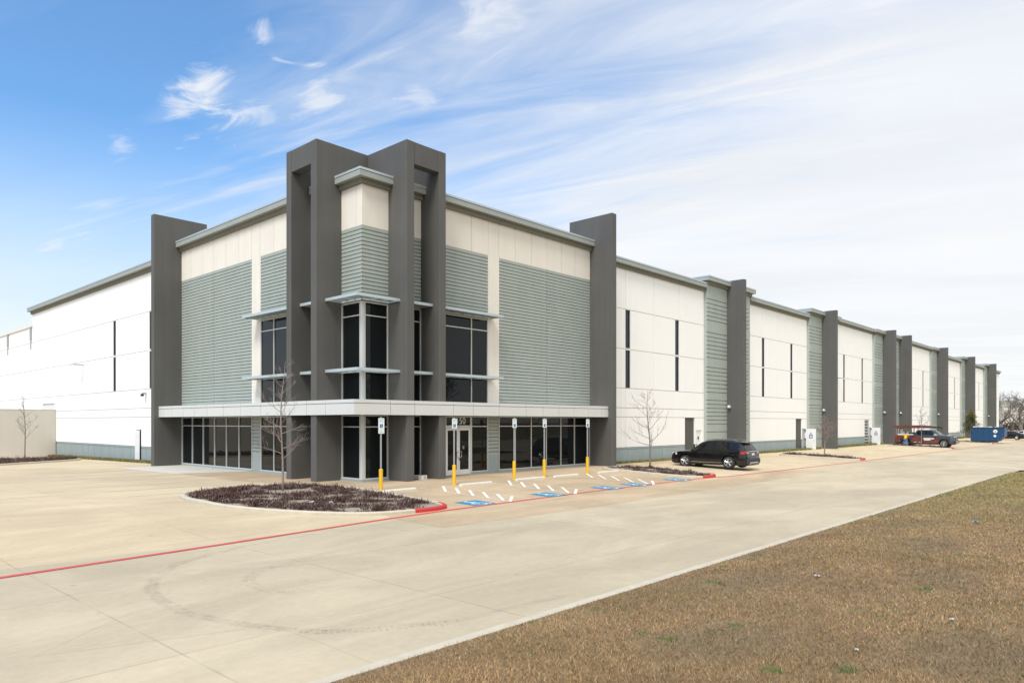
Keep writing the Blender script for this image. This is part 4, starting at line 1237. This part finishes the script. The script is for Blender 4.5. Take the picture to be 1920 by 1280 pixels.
# ================================================================== VEHICLES
def wheel(parent, x, y, r, side, w=.24, spokes=5, m_rim='alloy'):
    """side=-1: outer face toward -y"""
    t = bpy.data.objects.new('wheel', None); COL.objects.link(t); t.parent = parent; t.location = (x, y, r)
    m = MB(); ring = []
    prof = [(.62, -.5), (.66, -.52), (.90, -.5), (.99, -.38), (1.0, -.2), (1.0, .2), (.99, .38), (.90, .5), (.62, .5)]
    n = 28
    for (pr, pw_) in prof:
        for q in range(n):
            a = 2 * math.pi * q / n; m.v.append((math.cos(a) * r * pr, pw_ * w, math.sin(a) * r * pr))
    for j in range(len(prof) - 1):
        for q in range(n): m.f.append((j * n + q, j * n + (q + 1) % n, (j + 1) * n + (q + 1) % n, (j + 1) * n + q)); m.m.append(0)
    m.mats = ['tyre']; ty = fixn(m.build('tyre', t, smooth=True))
    m = MB(); k = .52 * w * side
    # dish
    for q in range(n):
        a0 = 2 * math.pi * q / n; a1 = 2 * math.pi * (q + 1) / n
        c0, s0, c1, s1 = math.cos(a0), math.sin(a0), math.cos(a1), math.sin(a1)
        for (ra, da, rb, db, mm) in ((.66, 1.02, .60, .98, m_rim), (.60, .98, .57, .45, m_rim), (.57, .45, .0, .40, 'black')):
            m.face([(c0 * r * ra, k * da, s0 * r * ra), (c1 * r * ra, k * da, s1 * r * ra), (c1 * r * rb, k * db, s1 * r * rb), (c0 * r * rb, k * db, s0 * r * rb)], mm)
    for i in range(spokes):
        a = 2 * math.pi * i / spokes + .31
        for (a_off0, a_off1) in ((-.10, -.17), (.0, .0), (.10, .17)):
            if a_off0 == 0: continue
            p0 = Vector((math.cos(a + a_off0) * r * .12, k * .85, math.sin(a + a_off0) * r * .12)); p1 = Vector((math.cos(a + a_off1) * r * .6, k * .95, math.sin(a + a_off1) * r * .6))
            m.tube([p0, p1], [r * .085, r * .075], m_rim, 4)
    m.tube([(0, k * .5, 0), (0, k * 1.0, 0)], [r * .17, r * .14], m_rim, 10)
    fixn(m.build('rim', t))
    return t


def car(root, L, W, stations, wheels, r_w, body, zrock=.24, arch_k=1.17, glass_spans=(), side_glass=(), wind=(), rear=(), belt=None, name='body', shoulder=.05, m_low='plastic_dark'):
    """x forward; stations: (x, ztop, zbelt, halfwidth, roof_half)"""
    xs = sorted({s[0] for s in stations} | {round(v, 3) for v in np.arange(-L / 2, L / 2 + .001, .075)})
    X = [s[0] for s in stations]; zt = pw(X, [s[1] for s in stations]); zb = pw(X, [s[2] for s in stations]); hw = pw(X, [s[3] for s in stations]); rh = pw(X, [s[4] for s in stations])
    ar = r_w * arch_k
    def zbot(x):
        z = zrock
        if x > L / 2 - .35: z = zrock + .06 * (x - (L / 2 - .35)) / .35
        for wx in wheels:
            d = abs(x - wx)
            if d < ar: z = max(z, r_w + math.sqrt(ar * ar - d * d))
        return z
    def sec(x):
        w = hw(x); b = zb(x); tpp = zt(x); r = rh(x); z0 = zbot(x)
        zl = max(z0 + .01, .42); zm = max(zl + .005, .62)
        top = max(tpp, b + .012); k = (top - b)
        return [(w * .95, z0), (w * .99, zl if zl > z0 else z0 + .01), (w, max(zm, z0 + .02)), (w * .985, max(b - .10, z0 + .03)), (w * .955, b), (lerp(w * .955, r, .12), b + k * .10), (lerp(w * .955, r, .88), b + k * .88), (r * .90, b + k * .975), (r * .55, top), (0, top + .012)]
    def build_body():
        m = MB(); S_ = [sec(x) for x in xs]; n = len(S_[0]); idx = []
        for sgn in (1, -1):
            base = len(m.v)
            for x, s in zip(xs, S_):
                for (yy, zz) in s: m.v.append((x, yy * sgn, zz))
            for i in range(len(xs) - 1):
                for j in range(n - 1):
                    q = (base + i * n + j, base + (i + 1) * n + j, base + (i + 1) * n + j + 1, base + i * n + j + 1)
                    m.f.append(q if sgn < 0 else q[::-1]); m.m.append(m.mi(body))
            for e, rev in ((0, sgn > 0), (len(xs) - 1, sgn < 0)):
                q = [base + e * n + j for j in range(n)] ; q.append(len(m.v)); m.v.append((xs[e], 0, S_[e][0][1]))
                m.f.append(tuple(q)); m.m.append(m.mi(body))
        o = m.build(name, root, smooth=True)
        bm = bmesh.new(); bm.from_mesh(o.data); bmesh.ops.remove_doubles(bm, verts=bm.verts, dist=.0008); bmesh.ops.recalc_face_normals(bm, faces=bm.faces); bm.to_mesh(o.data); bm.free()
        md = o.modifiers.new('edge', 'EDGE_SPLIT'); md.split_angle = math.radians(32)
        return o
    bo = build_body()
    def strip(mb, x0, x1, t0, t1, side, m, off=.008, nx=10, nt=2, slant0=0.0, slant1=0.0):
        """patch on the side glasshouse between belt (t=0) and roof (t=1)"""
        for i in range(nx):
            for j in range(nt):
                P = []
                for (ii, jj) in ((i, j), (i + 1, j), (i + 1, j + 1), (i, j + 1)):
                    t = lerp(t0, t1, jj / nt); x = lerp(x0 + slant0 * t, x1 + slant1 * t, ii / nx)
                    w = hw(x) * .955; b = zb(x); top = max(zt(x), b + .012); r = rh(x)
                    yy = lerp(w, r, t) + off; zz = b + (top - b) * t
                    P.append((x, yy * side, zz))
                mb.face(P if side < 0 else P[::-1], m)
    for side in (-1, 1):
        for (x0, x1, s0, s1, t0, t1) in side_glass:
            m = MB(); strip(m, x0, x1, t0, t1, side, 'car_glass', slant0=s0, slant1=s1); m.build('side_window', root)
    for (nm, x0, x1, k0, k1) in wind:
        m = MB(); nx, ny = 6, 8
        for i in range(nx):
            for j in range(ny):
                P = []
                for (ii, jj) in ((i, j), (i + 1, j), (i + 1, j + 1), (i, j + 1)):
                    x = lerp(x0, x1, ii / nx); f = lerp(-1, 1, jj / ny); r = rh(x) * lerp(k0, k1, ii / nx)
                    b = zb(x); top = max(zt(x), b + .012)
                    P.append((x, f * r, top + .024 - .03 * abs(f) ** 3))
                m.face(P, 'car_glass')
        fixn(m.build(nm, root, smooth=True))
    # under tray and wheel wells
    m = MB(); m.box(-L / 2 + .15, L / 2 - .15, -W / 2 + .28, W / 2 - .28, zrock - .03, .62, 'black'); m.build('underbody', root)
    return bo, (zt, zb, hw, rh, zbot)


# --- black SUV
SC = 1.1
suv = thing('parked_suv', 'black three row suv parked nose to the white wall beside the narrow mulch island', 'car', (24.02, -6.35, gz(24, -6.35)), math.radians(90))
suv.scale = (SC, SC, SC * .96); suv.rotation_euler = (0, 0, math.radians(90)); 
st = [(-2.50, .80, .78, .82, .68), (-2.46, 1.00, .98, .90, .70), (-2.40, 1.12, 1.08, .94, .70), (-2.10, 1.56, 1.12, .975, .60), (-1.92, 1.665, 1.12, .985, .61), (-1.5, 1.72, 1.10, 1.0, .625), (-.9, 1.765, 1.07, 1.0, .635), (-.3, 1.785, 1.06, 1.0, .64), (.15, 1.75, 1.04, 1.0, .635),
      (.42, 1.65, 1.03, 1.0, .64), (1.12, 1.16, 1.03, .99, .74), (1.25, 1.10, 1.04, .985, .80), (1.9, 1.04, 1.00, .97, .80), (2.25, .98, .95, .93, .76), (2.42, .86, .84, .86, .70), (2.50, .66, .64, .78, .62)]
suv_body, fn = car(suv, 5.0, 2.0, st, (-1.40, 1.46), .385, 'car_black', side_glass=((-.42, .78, 0, -.42, .10, .84), (-1.33, -.50, 0, 0, .10, .84), (-2.02, -1.42, .18, 0, .16, .80)),
    wind=(('windscreen', 1.10, .46, .92, .95),))
m = MB()      # tailgate glass
for j in range(8):
    f0, f1 = lerp(-1, 1, j / 8), lerp(-1, 1, (j + 1) / 8)
    m.face([(-2.412 + .03 * abs(f0) , f0 * .74, 1.15), (-2.412 + .03 * abs(f1), f1 * .74, 1.15), (-2.13 + .03 * abs(f1), f1 * .60, 1.555), (-2.13 + .03 * abs(f0), f0 * .60, 1.555)], 'car_glass')
m.build('rear_window', suv)
m = MB(); m.box(-2.27, -1.92, -.61, .61, 1.60, 1.635, 'car_black'); bevel(m.build('roof_spoiler', suv), .012)
for s in (-1, 1):
    m = MB(); m.tube([(-1.80, s * .59, 1.70), (-1.6, s * .60, 1.765), (-.4, s * .61, 1.83), (.2, s * .60, 1.77)], [.018] * 4, 'chrome', 6); m.build('roof_rail', suv)
    m = MB(); m.prism([(-2.47, s * .58), (-2.44, s * .90), (-2.20, s * .995), (-2.12, s * .99), (-2.30, s * .56)], .93, 1.085, 'lamp_red'); tl = fixn(m.build('tail_light', suv))
    m = MB(); m.box(-2.482, -2.46, s * .66 - .05, s * .66 + .05, .97, 1.04, 'line_white_faint'); m.build('lamp_lens', tl)
    m = MB(); m.prism([(2.44, s * .50), (2.40, s * .84), (2.05, s * .955), (2.0, s * .92), (2.3, s * .5)], .78, .93, 'lamp_clear'); fixn(m.build('headlight', suv))
    m = MB(); m.box(-1.02, 1.04, s * .985 - .02, s * .985 + .025, .36, .395, 'chrome'); m.build('sill_trim', suv)
    m = MB(); m.box(.72, .90, s * 1.13 - .10, s * 1.13 + .10, 1.03, 1.17, 'car_black'); m.box(.76, .82, min(s * .95, s * 1.05), max(s * .95, s * 1.05), 1.04, 1.08, 'car_black'); bevel(m.build('door_mirror', suv), .03, 3)
    for x in (.02, -.92):
        m = MB(); m.box(x - .09, x + .09, s * 1.005 - .02, s * 1.005 + .02, .92, .95, 'car_black'); m.build('door_handle', suv)
    # wheel arch liners
    m = MB()
    for wx in (-1.40, 1.46):
        for q in range(14):
            a0, a1 = math.pi * q / 14, math.pi * (q + 1) / 14; R0 = .385 * 1.17
            m.face([(wx + math.cos(a0) * R0, s * .975, .385 + math.sin(a0) * R0), (wx + math.cos(a1) * R0, s * .975, .385 + math.sin(a1) * R0), (wx + math.cos(a1) * R0, s * .6, .385 + math.sin(a1) * R0), (wx + math.cos(a0) * R0, s * .6, .385 + math.sin(a0) * R0)], 'black')
    m.build('wheel_arch', suv)
    for wx in (-1.40, 1.46): wheel(suv, wx, s * .865, .385, s)
m = MB(); m.box(-2.475, -2.43, -.52, .52, 1.07, 1.115, 'chrome'); m.build('tailgate_trim', suv)
m = MB(); m.box(-2.49, -2.455, -.16, .16, .84, .97, 'sign_white'); m.build('number_plate', suv)
m = MB(); m.box(-2.555, -2.30, -.86, .86, .34, .66, 'plastic_dark'); m.box(-2.575, -2.45, -.55, .55, .36, .44, 'alloy'); bevel(m.build('rear_bumper', suv), .04, 3)
m = MB(); m.tube([(-2.50, -.60, .34), (-2.60, -.60, .34)], [.04, .04], 'chrome', 8); m.tube([(-2.50, .60, .34), (-2.60, .60, .34)], [.04, .04], 'chrome', 8); m.build('exhaust_tips', suv)
m = MB(); m.box(2.36, 2.515, -.60, .60, .50, .80, 'plastic_dark'); bevel(m.build('grille', suv), .03)

# --- work pickup with ladder rack
tk = thing('work_pickup', 'black and maroon crew cab pickup with loaded ladder rack, nose to the drive', 'pickup', (78.7, -6.8, gz(78.7, -6.8)), math.radians(-90))
tk.scale = (SC, SC, SC)
st = [(-2.95, 1.02, .98, .93, .90), (-2.85, 1.36, 1.32, .98, .92), (-.98, 1.38, 1.34, 1.0, .93), (-.95, 1.40, 1.34, 1.0, .92), (-.80, 1.86, 1.34, 1.0, .74), (-.55, 1.93, 1.34, 1.0, .73), (.75, 1.93, 1.33, 1.0, .73), (.95, 1.86, 1.33, 1.0, .74),
      (1.55, 1.44, 1.30, .99, .82), (1.7, 1.38, 1.30, .98, .85), (2.5, 1.32, 1.24, .97, .84), (2.85, 1.22, 1.16, .94, .80), (2.93, 1.0, .98, .90, .74), (2.95, .7, .68, .86, .7)]
car(tk, 5.9, 2.0, st, (-1.85, 1.92), .43, 'truck_black', zrock=.36, side_glass=((.02, 1.10, 0, -.40, .08, .84), (-.78, -.08, .06, 0, .08, .84)), wind=(('windscreen', 1.53, .98, .9, .93), ))
for s in (-1, 1):
    for wx in (-1.85, 1.92): wheel(tk, wx, s * .86, .43, s, spokes=6)
    # maroon wrap on doors and bed side
    zt2 = None
    for (nm, x0, x1, zz0, zz1) in (('side_wrap', -1.25, 1.38, .50, 1.12), ('bed_wrap', -2.88, -2.40, .62, 1.30), ('bed_wrap', -2.40, -1.30, 1.02, 1.30)):
        m = MB(); m.box(x0, x1, min(s * 1.0, s * 1.014), max(s * 1.0, s * 1.014), zz0, zz1, 'truck_maroon'); m.build(nm, tk)
    m = MB()
    for (x0, x1, z0, z1) in ((-.05, 1.02, 1.0, 1.10), (.02, .62, .86, .97), (.62, .70, .90, .93), (-1.0, -.7, .62, .66), (-.5, -.2, .62, .66)):
        m.box(x0, x1, min(s * 1.014, s * 1.018), max(s * 1.014, s * 1.018), z0 - .06, z1 - .06, 'sign_white')
    m.build('side_lettering', tk)
    m = MB(); m.box(1.0, 1.22, s * 1.16 - .12, s * 1.16 + .12, 1.30, 1.50, 'chrome'); m.box(1.05, 1.12, min(s * .9, s * 1.08), max(s * .9, s * 1.08), 1.3, 1.36, 'plastic_dark'); bevel(m.build('door_mirror', tk), .03)
    m = MB(); m.prism([(2.93, s * .45), (2.88, s * .86), (2.60, s * .95), (2.55, s * .9), (2.8, s * .45)], .98, 1.14, 'lamp_clear'); fixn(m.build('headlight', tk))
    m = MB(); m.box(-2.97, -2.86, s * .9 - .07, s * .9 + .07, .95, 1.30, 'lamp_red'); m.build('tail_light', tk)
m = MB(); m.box(2.86, 2.985, -.62, .62, .80, 1.14, 'plastic_dark'); m.box(2.98, 2.995, -.60, .60, .92, .98, 'chrome'); m.build('grille', tk)
m = MB(); m.box(2.82, 3.06, -.95, .95, .52, .78, 'plastic_dark'); m.box(2.95, 3.09, -.5, .5, .60, .70, 'chrome'); bevel(m.build('front_bumper', tk), .03)
m = MB()
for x in (-2.75, -1.05):
    for s in (-1, 1): m.box(x, x + .08, s * .86 - .04, s * .86 + .04, 1.3, 2.14, 'rack_maroon')
    m.box(x, x + .08, -.9, .9, 2.14, 2.20, 'rack_maroon')
for s in (-1, 1): m.tube([(-2.9, s * .86, 2.17), (1.5, s * .86, 2.17)], [.04, .04], 'plastic_dark', 6)
m.box(1.3, 1.36, -.9, .9, 2.10, 2.16, 'plastic_dark')
for s in (-1, 1): m.box(1.30, 1.36, s * .78 - .03, s * .78 + .03, 1.85, 2.12, 'plastic_dark')
m.build('ladder_rack', tk)
m = MB(); m.box(-2.75, -1.1, -.86, .86, 1.36, 1.46, 'door_white'); m.box(-2.4, -1.6, -.7, .1, 1.46, 1.72, 'alloy'); m.box(-1.5, -1.12, -.7, .7, 1.46, 1.66, 'plastic_dark'); m.box(-2.7, -2.5, .2, .6, 1.46, 2.0, 'galvanised'); m.build('bed_cargo', tk)
ld = MB()
for (x0, x1, y0, y1, z0, z1, mm) in ((-3.1, .1, -.85, -.45, 2.21, 2.45, 'rack_maroon'), (-3.3, .6, -.35, .05, 2.21, 2.40, 'rack_maroon'), (-2.6, 1.4, .2, .6, 2.21, 2.33, 'plastic_dark')):
    ld.box(x0, x1, y0, y0 + .06, z0, z1, mm); ld.box(x0, x1, y1 - .06, y1, z0, z1, mm)
    for i in range(12):
        xx = lerp(x0 + .1, x1 - .1, i / 11); ld.box(xx, xx + .035, y0 + .06, y1 - .06, z0 + .03, z0 + .07, mm)
lo = ld.build('ladder_stack'); lo.location = tk.location; lo.rotation_euler = tk.rotation_euler; lo.scale = tk.scale
tag(lo, 'stack of dark red and black ladders lying on the rack of the work pickup', 'ladder')


# --- parked cars beyond
def sedan(label, x, y, paint, rz, sc=1.08, tall=False, grp='cars parked beyond the container'):
    t = thing('parked_car', label, 'car', (x, y, gz(x, y)), rz, grp); t.scale = (sc, sc, sc)
    if tall: st = [(-2.35, .80, .78, .80, .66), (-2.25, 1.12, 1.05, .90, .68), (-1.95, 1.66, 1.06, .93, .62), (-.3, 1.70, 1.02, .94, .64), (.35, 1.62, 1.0, .94, .64), (1.05, 1.10, 1.0, .93, .74), (2.0, .95, .9, .88, .72), (2.3, .7, .68, .78, .6)]
    else: st = [(-2.35, .80, .78, .80, .66), (-2.28, 1.02, 1.0, .88, .70), (-1.75, 1.10, 1.02, .92, .72), (-1.05, 1.42, .98, .93, .58), (-.4, 1.46, .96, .93, .58), (.3, 1.38, .95, .93, .58), (1.05, .98, .94, .92, .74), (2.0, .84, .8, .88, .7), (2.33, .6, .58, .78, .6)]
    car(t, 4.7, 1.86, st, (-1.35, 1.38), .33, paint, zrock=.2, side_glass=((-.15, .75, 0, -.35, .1, .84), (-1.0, -.22, .12, 0, .1, .84)), wind=(('windscreen', 1.02, .36, .9, .93), ('rear_window', -1.10, -1.66, .95, .92)) if not tall else (('windscreen', 1.02, .38, .9, .93),))
    for s in (-1, 1):
        for wx in (-1.35, 1.38): wheel(t, wx, s * .80, .33, s, w=.2)
        m = MB(); m.prism([(-2.33, s * .5), (-2.28, s * .80), (-2.05, s * .90), (-2.0, s * .86), (-2.2, s * .5)], .78, .92, 'lamp_red'); fixn(m.build('tail_light', t))
    m = MB(); m.box(-2.37, -2.33, -.25, .25, .62, .74, 'sign_white'); m.build('number_plate', t)
    return t


sedan('black sedan with red tail lights parked right behind the blue container', 134.0, -7.4, 'car_black', math.radians(90))
sedan('white sedan parked beyond the black sedan at far right', 149.0, -7.8, 'car_white', math.radians(90))
sedan('dark grey tall car parked farthest at the right edge', 172.0, -7.0, 'car_grey', math.radians(90), tall=True)

# --- roll-off container
D = thing('rolloff_container', 'large dark blue open top roll off waste container with sloped end and round sticker', 'container', (110.2, -7.2, -.14))
m = MB()
def bx(a, b, c, d, e, f_, mm): m.box(a, b, c, d, e, f_, mm)
yo, yi = -3.3, 1.0; ht = 2.25
poly = [(yo + .75, .22), (yo, 1.0), (yo, ht), (yi, ht), (yi, .22)]
for xx in (-1.2, 1.14):      # side plates
    k0 = len(m.v)
    for (yy, zz) in poly: m.v.append((xx, yy, zz))
    for (yy, zz) in poly: m.v.append((xx + .06, yy, zz))
    n = 5
    for i in range(n): m.f.append((k0 + i, k0 + (i + 1) % n, k0 + n + (i + 1) % n, k0 + n + i)); m.m.append(m.mi('dumpster_blue'))
    m.f.append(tuple(k0 + i for i in range(n))); m.f.append(tuple(k0 + n + n - 1 - i for i in range(n))); m.m += [m.mi('dumpster_blue')] * 2
bx(-1.14, 1.14, yo, yo + .06, 1.0, ht, 'dumpster_blue'); bx(-1.14, 1.14, yi - .06, yi, .22, ht, 'dumpster_blue'); bx(-1.14, 1.14, yo + .7, yi, .22, .3, 'dumpster_blue')
m.face([(-1.14, yo + .75, .22), (1.14, yo + .75, .22), (1.14, yo, 1.0), (-1.14, yo, 1.0)], 'dumpster_blue')
fixn(m.build('body', D))
for i in range(6):
    for xa in (-1.26, 1.2):
        y0 = yo + .5 + i * .72; m = MB(); m.box(xa, xa + .06, y0, y0 + .1, .3 if i else 1.0, ht - .1, 'dumpster_blue'); m.build('rib', D)
m = MB()
for xx in (-1.28, 1.16): m.box(xx, xx + .12, yo - .02, yi + .02, ht - .02, ht + .1, 'dumpster_blue')
m.build('top_rail', D)
m = MB(); m.box(-.5, -.4, yo + 1, yi, .05, .21, 'black'); m.box(.4, .5, yo + 1, yi, .05, .21, 'black'); m.build('skids', D)
m = MB()
m.face([(-1.268, -2.15 + .27 * math.cos(a * math.pi / 8), 1.72 + .27 * math.sin(a * math.pi / 8)) for a in range(16)], 'sign_white')
m.face([(-1.269, -2.10 + .18 * math.cos(a * math.pi / 8), 1.02 + .18 * math.sin(a * math.pi / 8)) for a in range(16)], 'sign_white')
m.face([(-1.271, -2.15 + .13 * math.cos(a * math.pi / 8), 1.68 + .10 * math.sin(a * math.pi / 8)) for a in range(16)], 'lamp_red')
m.build('sticker', D)
m = MB(); m.box(-.9, .9, -1.9, .9, 1.7, 2.35, 'carton'); o = m.build('waste_pile'); o.location = (110.2, -7.2, -.14); o.location.z -= .05
bm = bmesh.new(); bm.from_mesh(o.data); bmesh.ops.subdivide_edges(bm, edges=bm.edges, cuts=4, use_grid_fill=True)
for v in bm.verts: v.co.z += (rnd.uniform(-.3, .18) if v.co.z > 2 else 0)
bm.to_mesh(o.data); bm.free(); tag(o, 'pale rubbish heaped inside the blue roll off container', 'rubbish')
m = MB(); m.box(-.6, .6, -.5, .5, .1, 1.25, 'rust_brown'); m.box(-.66, .66, -.56, .56, 1.25, 1.33, 'black')
o = bevel(m.build('waste_bin'), .03); o.location = (114.6, -6.6, gz(0, -6.6)); tag(o, 'dark brown lidded waste bin behind the evergreen by the blue container', 'bin')

# ================================================================== PERSON
def person():
    t = thing('person', 'person in yellow shirt and blue jeans standing at the bed of the work pickup', 'person', (76.9, -4.95, gz(76.9, -4.95)), math.radians(-20))
    def skin(nm, verts, edges, rad, m, root=0, sub=2, par=None):
        me = bpy.data.meshes.new(nm); me.from_pydata(verts, edges, []); o = bpy.data.objects.new(nm, me); COL.objects.link(o); o.parent = par or t
        sk = o.modifiers.new('skin', 'SKIN'); sk.use_smooth_shade = True
        for v, r in zip(me.skin_vertices[0].data, rad): v.radius = r if isinstance(r, tuple) else (r, r)
        me.skin_vertices[0].data[root].use_root = True
        s = o.modifiers.new('sub', 'SUBSURF'); s.levels = sub; s.render_levels = sub
        me.materials.append(MATS[m]); return o
    # faces +x (toward the truck); body is one figure, clothes are fitted shells
    V = [(0, 0, .95), (0, 0, 1.15), (.01, 0, 1.38), (.01, 0, 1.50), (.04, 0, 1.60), (.05, 0, 1.70),
         (0, .17, 1.42), (.10, .22, 1.16), (.34, .17, 1.12), (.42, .16, 1.12),
         (0, -.17, 1.42), (.12, -.22, 1.18), (.36, -.15, 1.20), (.44, -.14, 1.20),
         (0, .10, .88), (.03, .12, .48), (-.02, .13, .08), (.14, .14, .04),
         (0, -.10, .88), (.05, -.13, .48), (.02, -.15, .08), (.18, -.16, .04)]
    Eg = [(0, 1), (1, 2), (2, 3), (3, 4), (4, 5), (2, 6), (6, 7), (7, 8), (8, 9), (2, 10), (10, 11), (11, 12), (12, 13), (0, 14), (14, 15), (15, 16), (16, 17), (0, 18), (18, 19), (19, 20), (20, 21)]
    Rd = [(.14, .11), (.13, .10), (.15, .10), .055, (.075, .085), (.075, .085), .055, .045, .032, .035, .055, .045, .032, .035, .085, .058, .042, .035, .085, .058, .042, .035]
    hands = []
    for (hx, hy, hz, sd) in ((.42, .16, 1.12, 1), (.44, -.14, 1.20, -1)):
        wrist = 9 if sd == 1 else 13
        for i in range(4):
            b = len(V); V.append((hx + .05, hy + (-.03 + .02 * i), hz - .01)); V.append((hx + .09, hy + (-.032 + .021 * i), hz - .025 - .006 * abs(i - 1.5)))
            Eg += [(wrist, b), (b, b + 1)]; Rd += [.009, .008]
        b = len(V); V.append((hx + .03, hy - sd * .05, hz)); Eg.append((wrist, b)); Rd.append(.010)
    body = skin('body', V, Eg, Rd, 'skin')
    body['label'] = 'skin of the person at the pickup'
    Vs = [(0, 0, .93), (0, 0, 1.15), (.01, 0, 1.38), (.01, 0, 1.47), (0, .18, 1.42), (.08, .225, 1.24), (0, -.18, 1.42), (.09, -.225, 1.25)]
    skin('shirt', Vs, [(0, 1), (1, 2), (2, 3), (2, 4), (4, 5), (2, 6), (6, 7)], [(.165, .135), (.16, .13), (.175, .13), .075, .08, .072, .08, .072], 'shirt_yellow', 1)
    Vj = [(0, 0, .95), (0, .10, .86), (.03, .12, .48), (-.02, .13, .07), (0, -.10, .86), (.05, -.13, .48), (.02, -.15, .07)]
    skin('jeans', Vj, [(0, 1), (1, 2), (2, 3), (0, 4), (4, 5), (5, 6)], [(.16, .13), .105, .082, .07, .105, .082, .07], 'jeans', 0)
    m = MB()
    for (fx, fy) in ((.05, .135), (.09, -.155)):
        m.box(fx - .11, fx + .16, fy - .05, fy + .05, 0, .09, 'hair')
    bevel(m.build('shoes', t), .03)
    bm = bmesh.new(); bmesh.ops.create_uvsphere(bm, u_segments=14, v_segments=10, radius=.108)
    for v in bm.verts:
        if v.co.x > .05 and v.co.z < .03: v.co.x = .05
    bmesh.ops.scale(bm, vec=(1.05, .92, 1.05), verts=bm.verts)
    me = bpy.data.meshes.new('hair'); bm.to_mesh(me); bm.free(); me.materials.append(MATS['hair']); o = bpy.data.objects.new('hair', me); COL.objects.link(o); o.parent = t; o.location = (.028, 0, 1.69)
    t.scale = (1.03, 1.03, 1.03)


person()

# ================================================================== SMALL THINGS
def crumple(label, x, y, z, s, m, seed, nm='paper_scrap'):
    rg = random.Random(seed); bm = bmesh.new(); bmesh.ops.create_grid(bm, x_segments=5, y_segments=5, size=s)
    for v in bm.verts: v.co.z = rg.uniform(0, s * .9); v.co.x += rg.uniform(-.2, .2) * s; v.co.y += rg.uniform(-.2, .2) * s
    me = bpy.data.meshes.new(nm); bm.to_mesh(me); bm.free(); me.materials.append(MATS[m]); o = bpy.data.objects.new(nm, me); COL.objects.link(o); o.location = (x, y, z)
    so_ = o.modifiers.new('s', 'SOLIDIFY'); so_.thickness = .002
    return tag(o, label, 'litter', 'scraps of litter')


crumple('white paper scrap on the brown lawn left of centre', -7.1, -24.2, bank(-7.1, -24.2) + .03, .042, 'paper', 1)
crumple('white paper scrap low in the brown lawn near the right edge', -9.3, -26.8, bank(-9.3, -26.8) + .03, .030, 'paper', 2)
crumple('small white scrap in the lawn nearest the bottom edge', -11.4, -26.2, bank(-11.4, -26.2) + .03, .021, 'paper', 3)
crumple('pale blue plastic scrap high on the brown lawn', 2.8, -25.0, bank(2.8, -25.0) + .04, .07, 'plastic_blue', 4)
crumple('crumpled white bag caught in the corner island ground cover', -6.9, -6.6, gz(0, -6.6) + .17, .09, 'paper', 5, 'plastic_bag')
crumple('crumpled white scrap next to the bag in the corner island', -6.3, -7.0, gz(0, -7.0) + .17, .07, 'paper', 6)
m = MB(); m.box(-.2, .2, -.14, .14, 0, .22, 'carton'); m.box(-.05, .05, -.142, -.1401, .04, .18, 'galvanised'); m.box(-.2, .2, -.012, .012, .2205, .222, 'galvanised')
o = bevel(m.build('cardboard_box'), .005); o.location = (3.0, -1.0, 0.0); o.rotation_euler = (0, 0, .3); tag(o, 'small white box on the paving between the dark tower fins', 'box')
m = MB(); m.cyl(0, 0, 0, .13, .08, 'red_plastic', 14); m.tube([(0, 0, .13), (0, 0, .16)], [.08, .03], 'red_plastic', 14)
o = m.build('red_can'); o.location = (2.55, -.8, 0.0); tag(o, 'small red can beside the white box under the tower', 'can')

# ================================================================== FAR BACKGROUND
x, y = cam_pt(1930, 320)
bb = thing('far_building', 'large pale beige building far behind the bare trees', 'building', (x, y, -.7), math.radians(-47.37))
m = MB(); m.box(-12, 60, 0, 30, 0, 10.6, 'beige_far'); m.build('wall', bb)
m = MB(); m.box(-12.0, -4.5, 1, 12, 10.6, 13.6, 'roof_far'); m.build('roof_plant', bb)
m = MB(); m.box(-12.3, 60.3, -.3, 30.3, 10.6, 10.95, 'roof_far'); m.build('roof_edge', bb)
for i in range(6):
    m = MB(); m.box(-9 + i * 9, -6.5 + i * 9, -.06, -.02, 5.4, 7.0, 'roof_far'); m.build('window', bb)
rg = random.Random(2)
m = MB()
x0, y0 = cam_pt(1868, 250); x1, y1 = cam_pt(2100, 235)
for i in range(5200):
    f = rg.random(); cx, cy = lerp(x0, x1, f) + rg.uniform(-4, 4), lerp(y0, y1, f) + rg.uniform(-4, 4)
    hh = (1.2 + 1.6 * abs(math.sin(f * 37)) + 1.2 * abs(math.sin(f * 13))) * rg.random() ** .6; p = Vector((cx, cy, -.5 + hh)); s = rg.uniform(.2, .5)
    d1 = Vector((rg.uniform(-1, 1), rg.uniform(-1, 1), rg.uniform(-1, 1))).normalized() * s; d2 = d1.cross(Vector((0.3, .2, 1))).normalized() * s * .5
    m.face([p - d1, p + d2, p + d1, p - d2], 'brush_far')
tag(m.build('far_scrub'), 'low brown scrub along the far edge of the parking', 'scrub', kind='stuff')
m = MB(); x, y = cam_pt(1884, 200)
m.prism([(-9, -2), (8, -2.5), (9, 2), (-8, 3)], 0, 1.3, 'clay'); o = m.build('clay_bank')
bm = bmesh.new(); bm.from_mesh(o.data); bmesh.ops.subdivide_edges(bm, edges=bm.edges, cuts=5, use_grid_fill=True)
for v in bm.verts:
    if v.co.z > .1: v.co.z *= .55 + .5 * math.sin(v.co.x * .7 + 1) ** 2 + rg.uniform(-.05, .05)
bm.to_mesh(o.data); bm.free(); o.location = (x, y, -.3); o.rotation_euler = (0, 0, -.8); o['kind'] = 'structure'
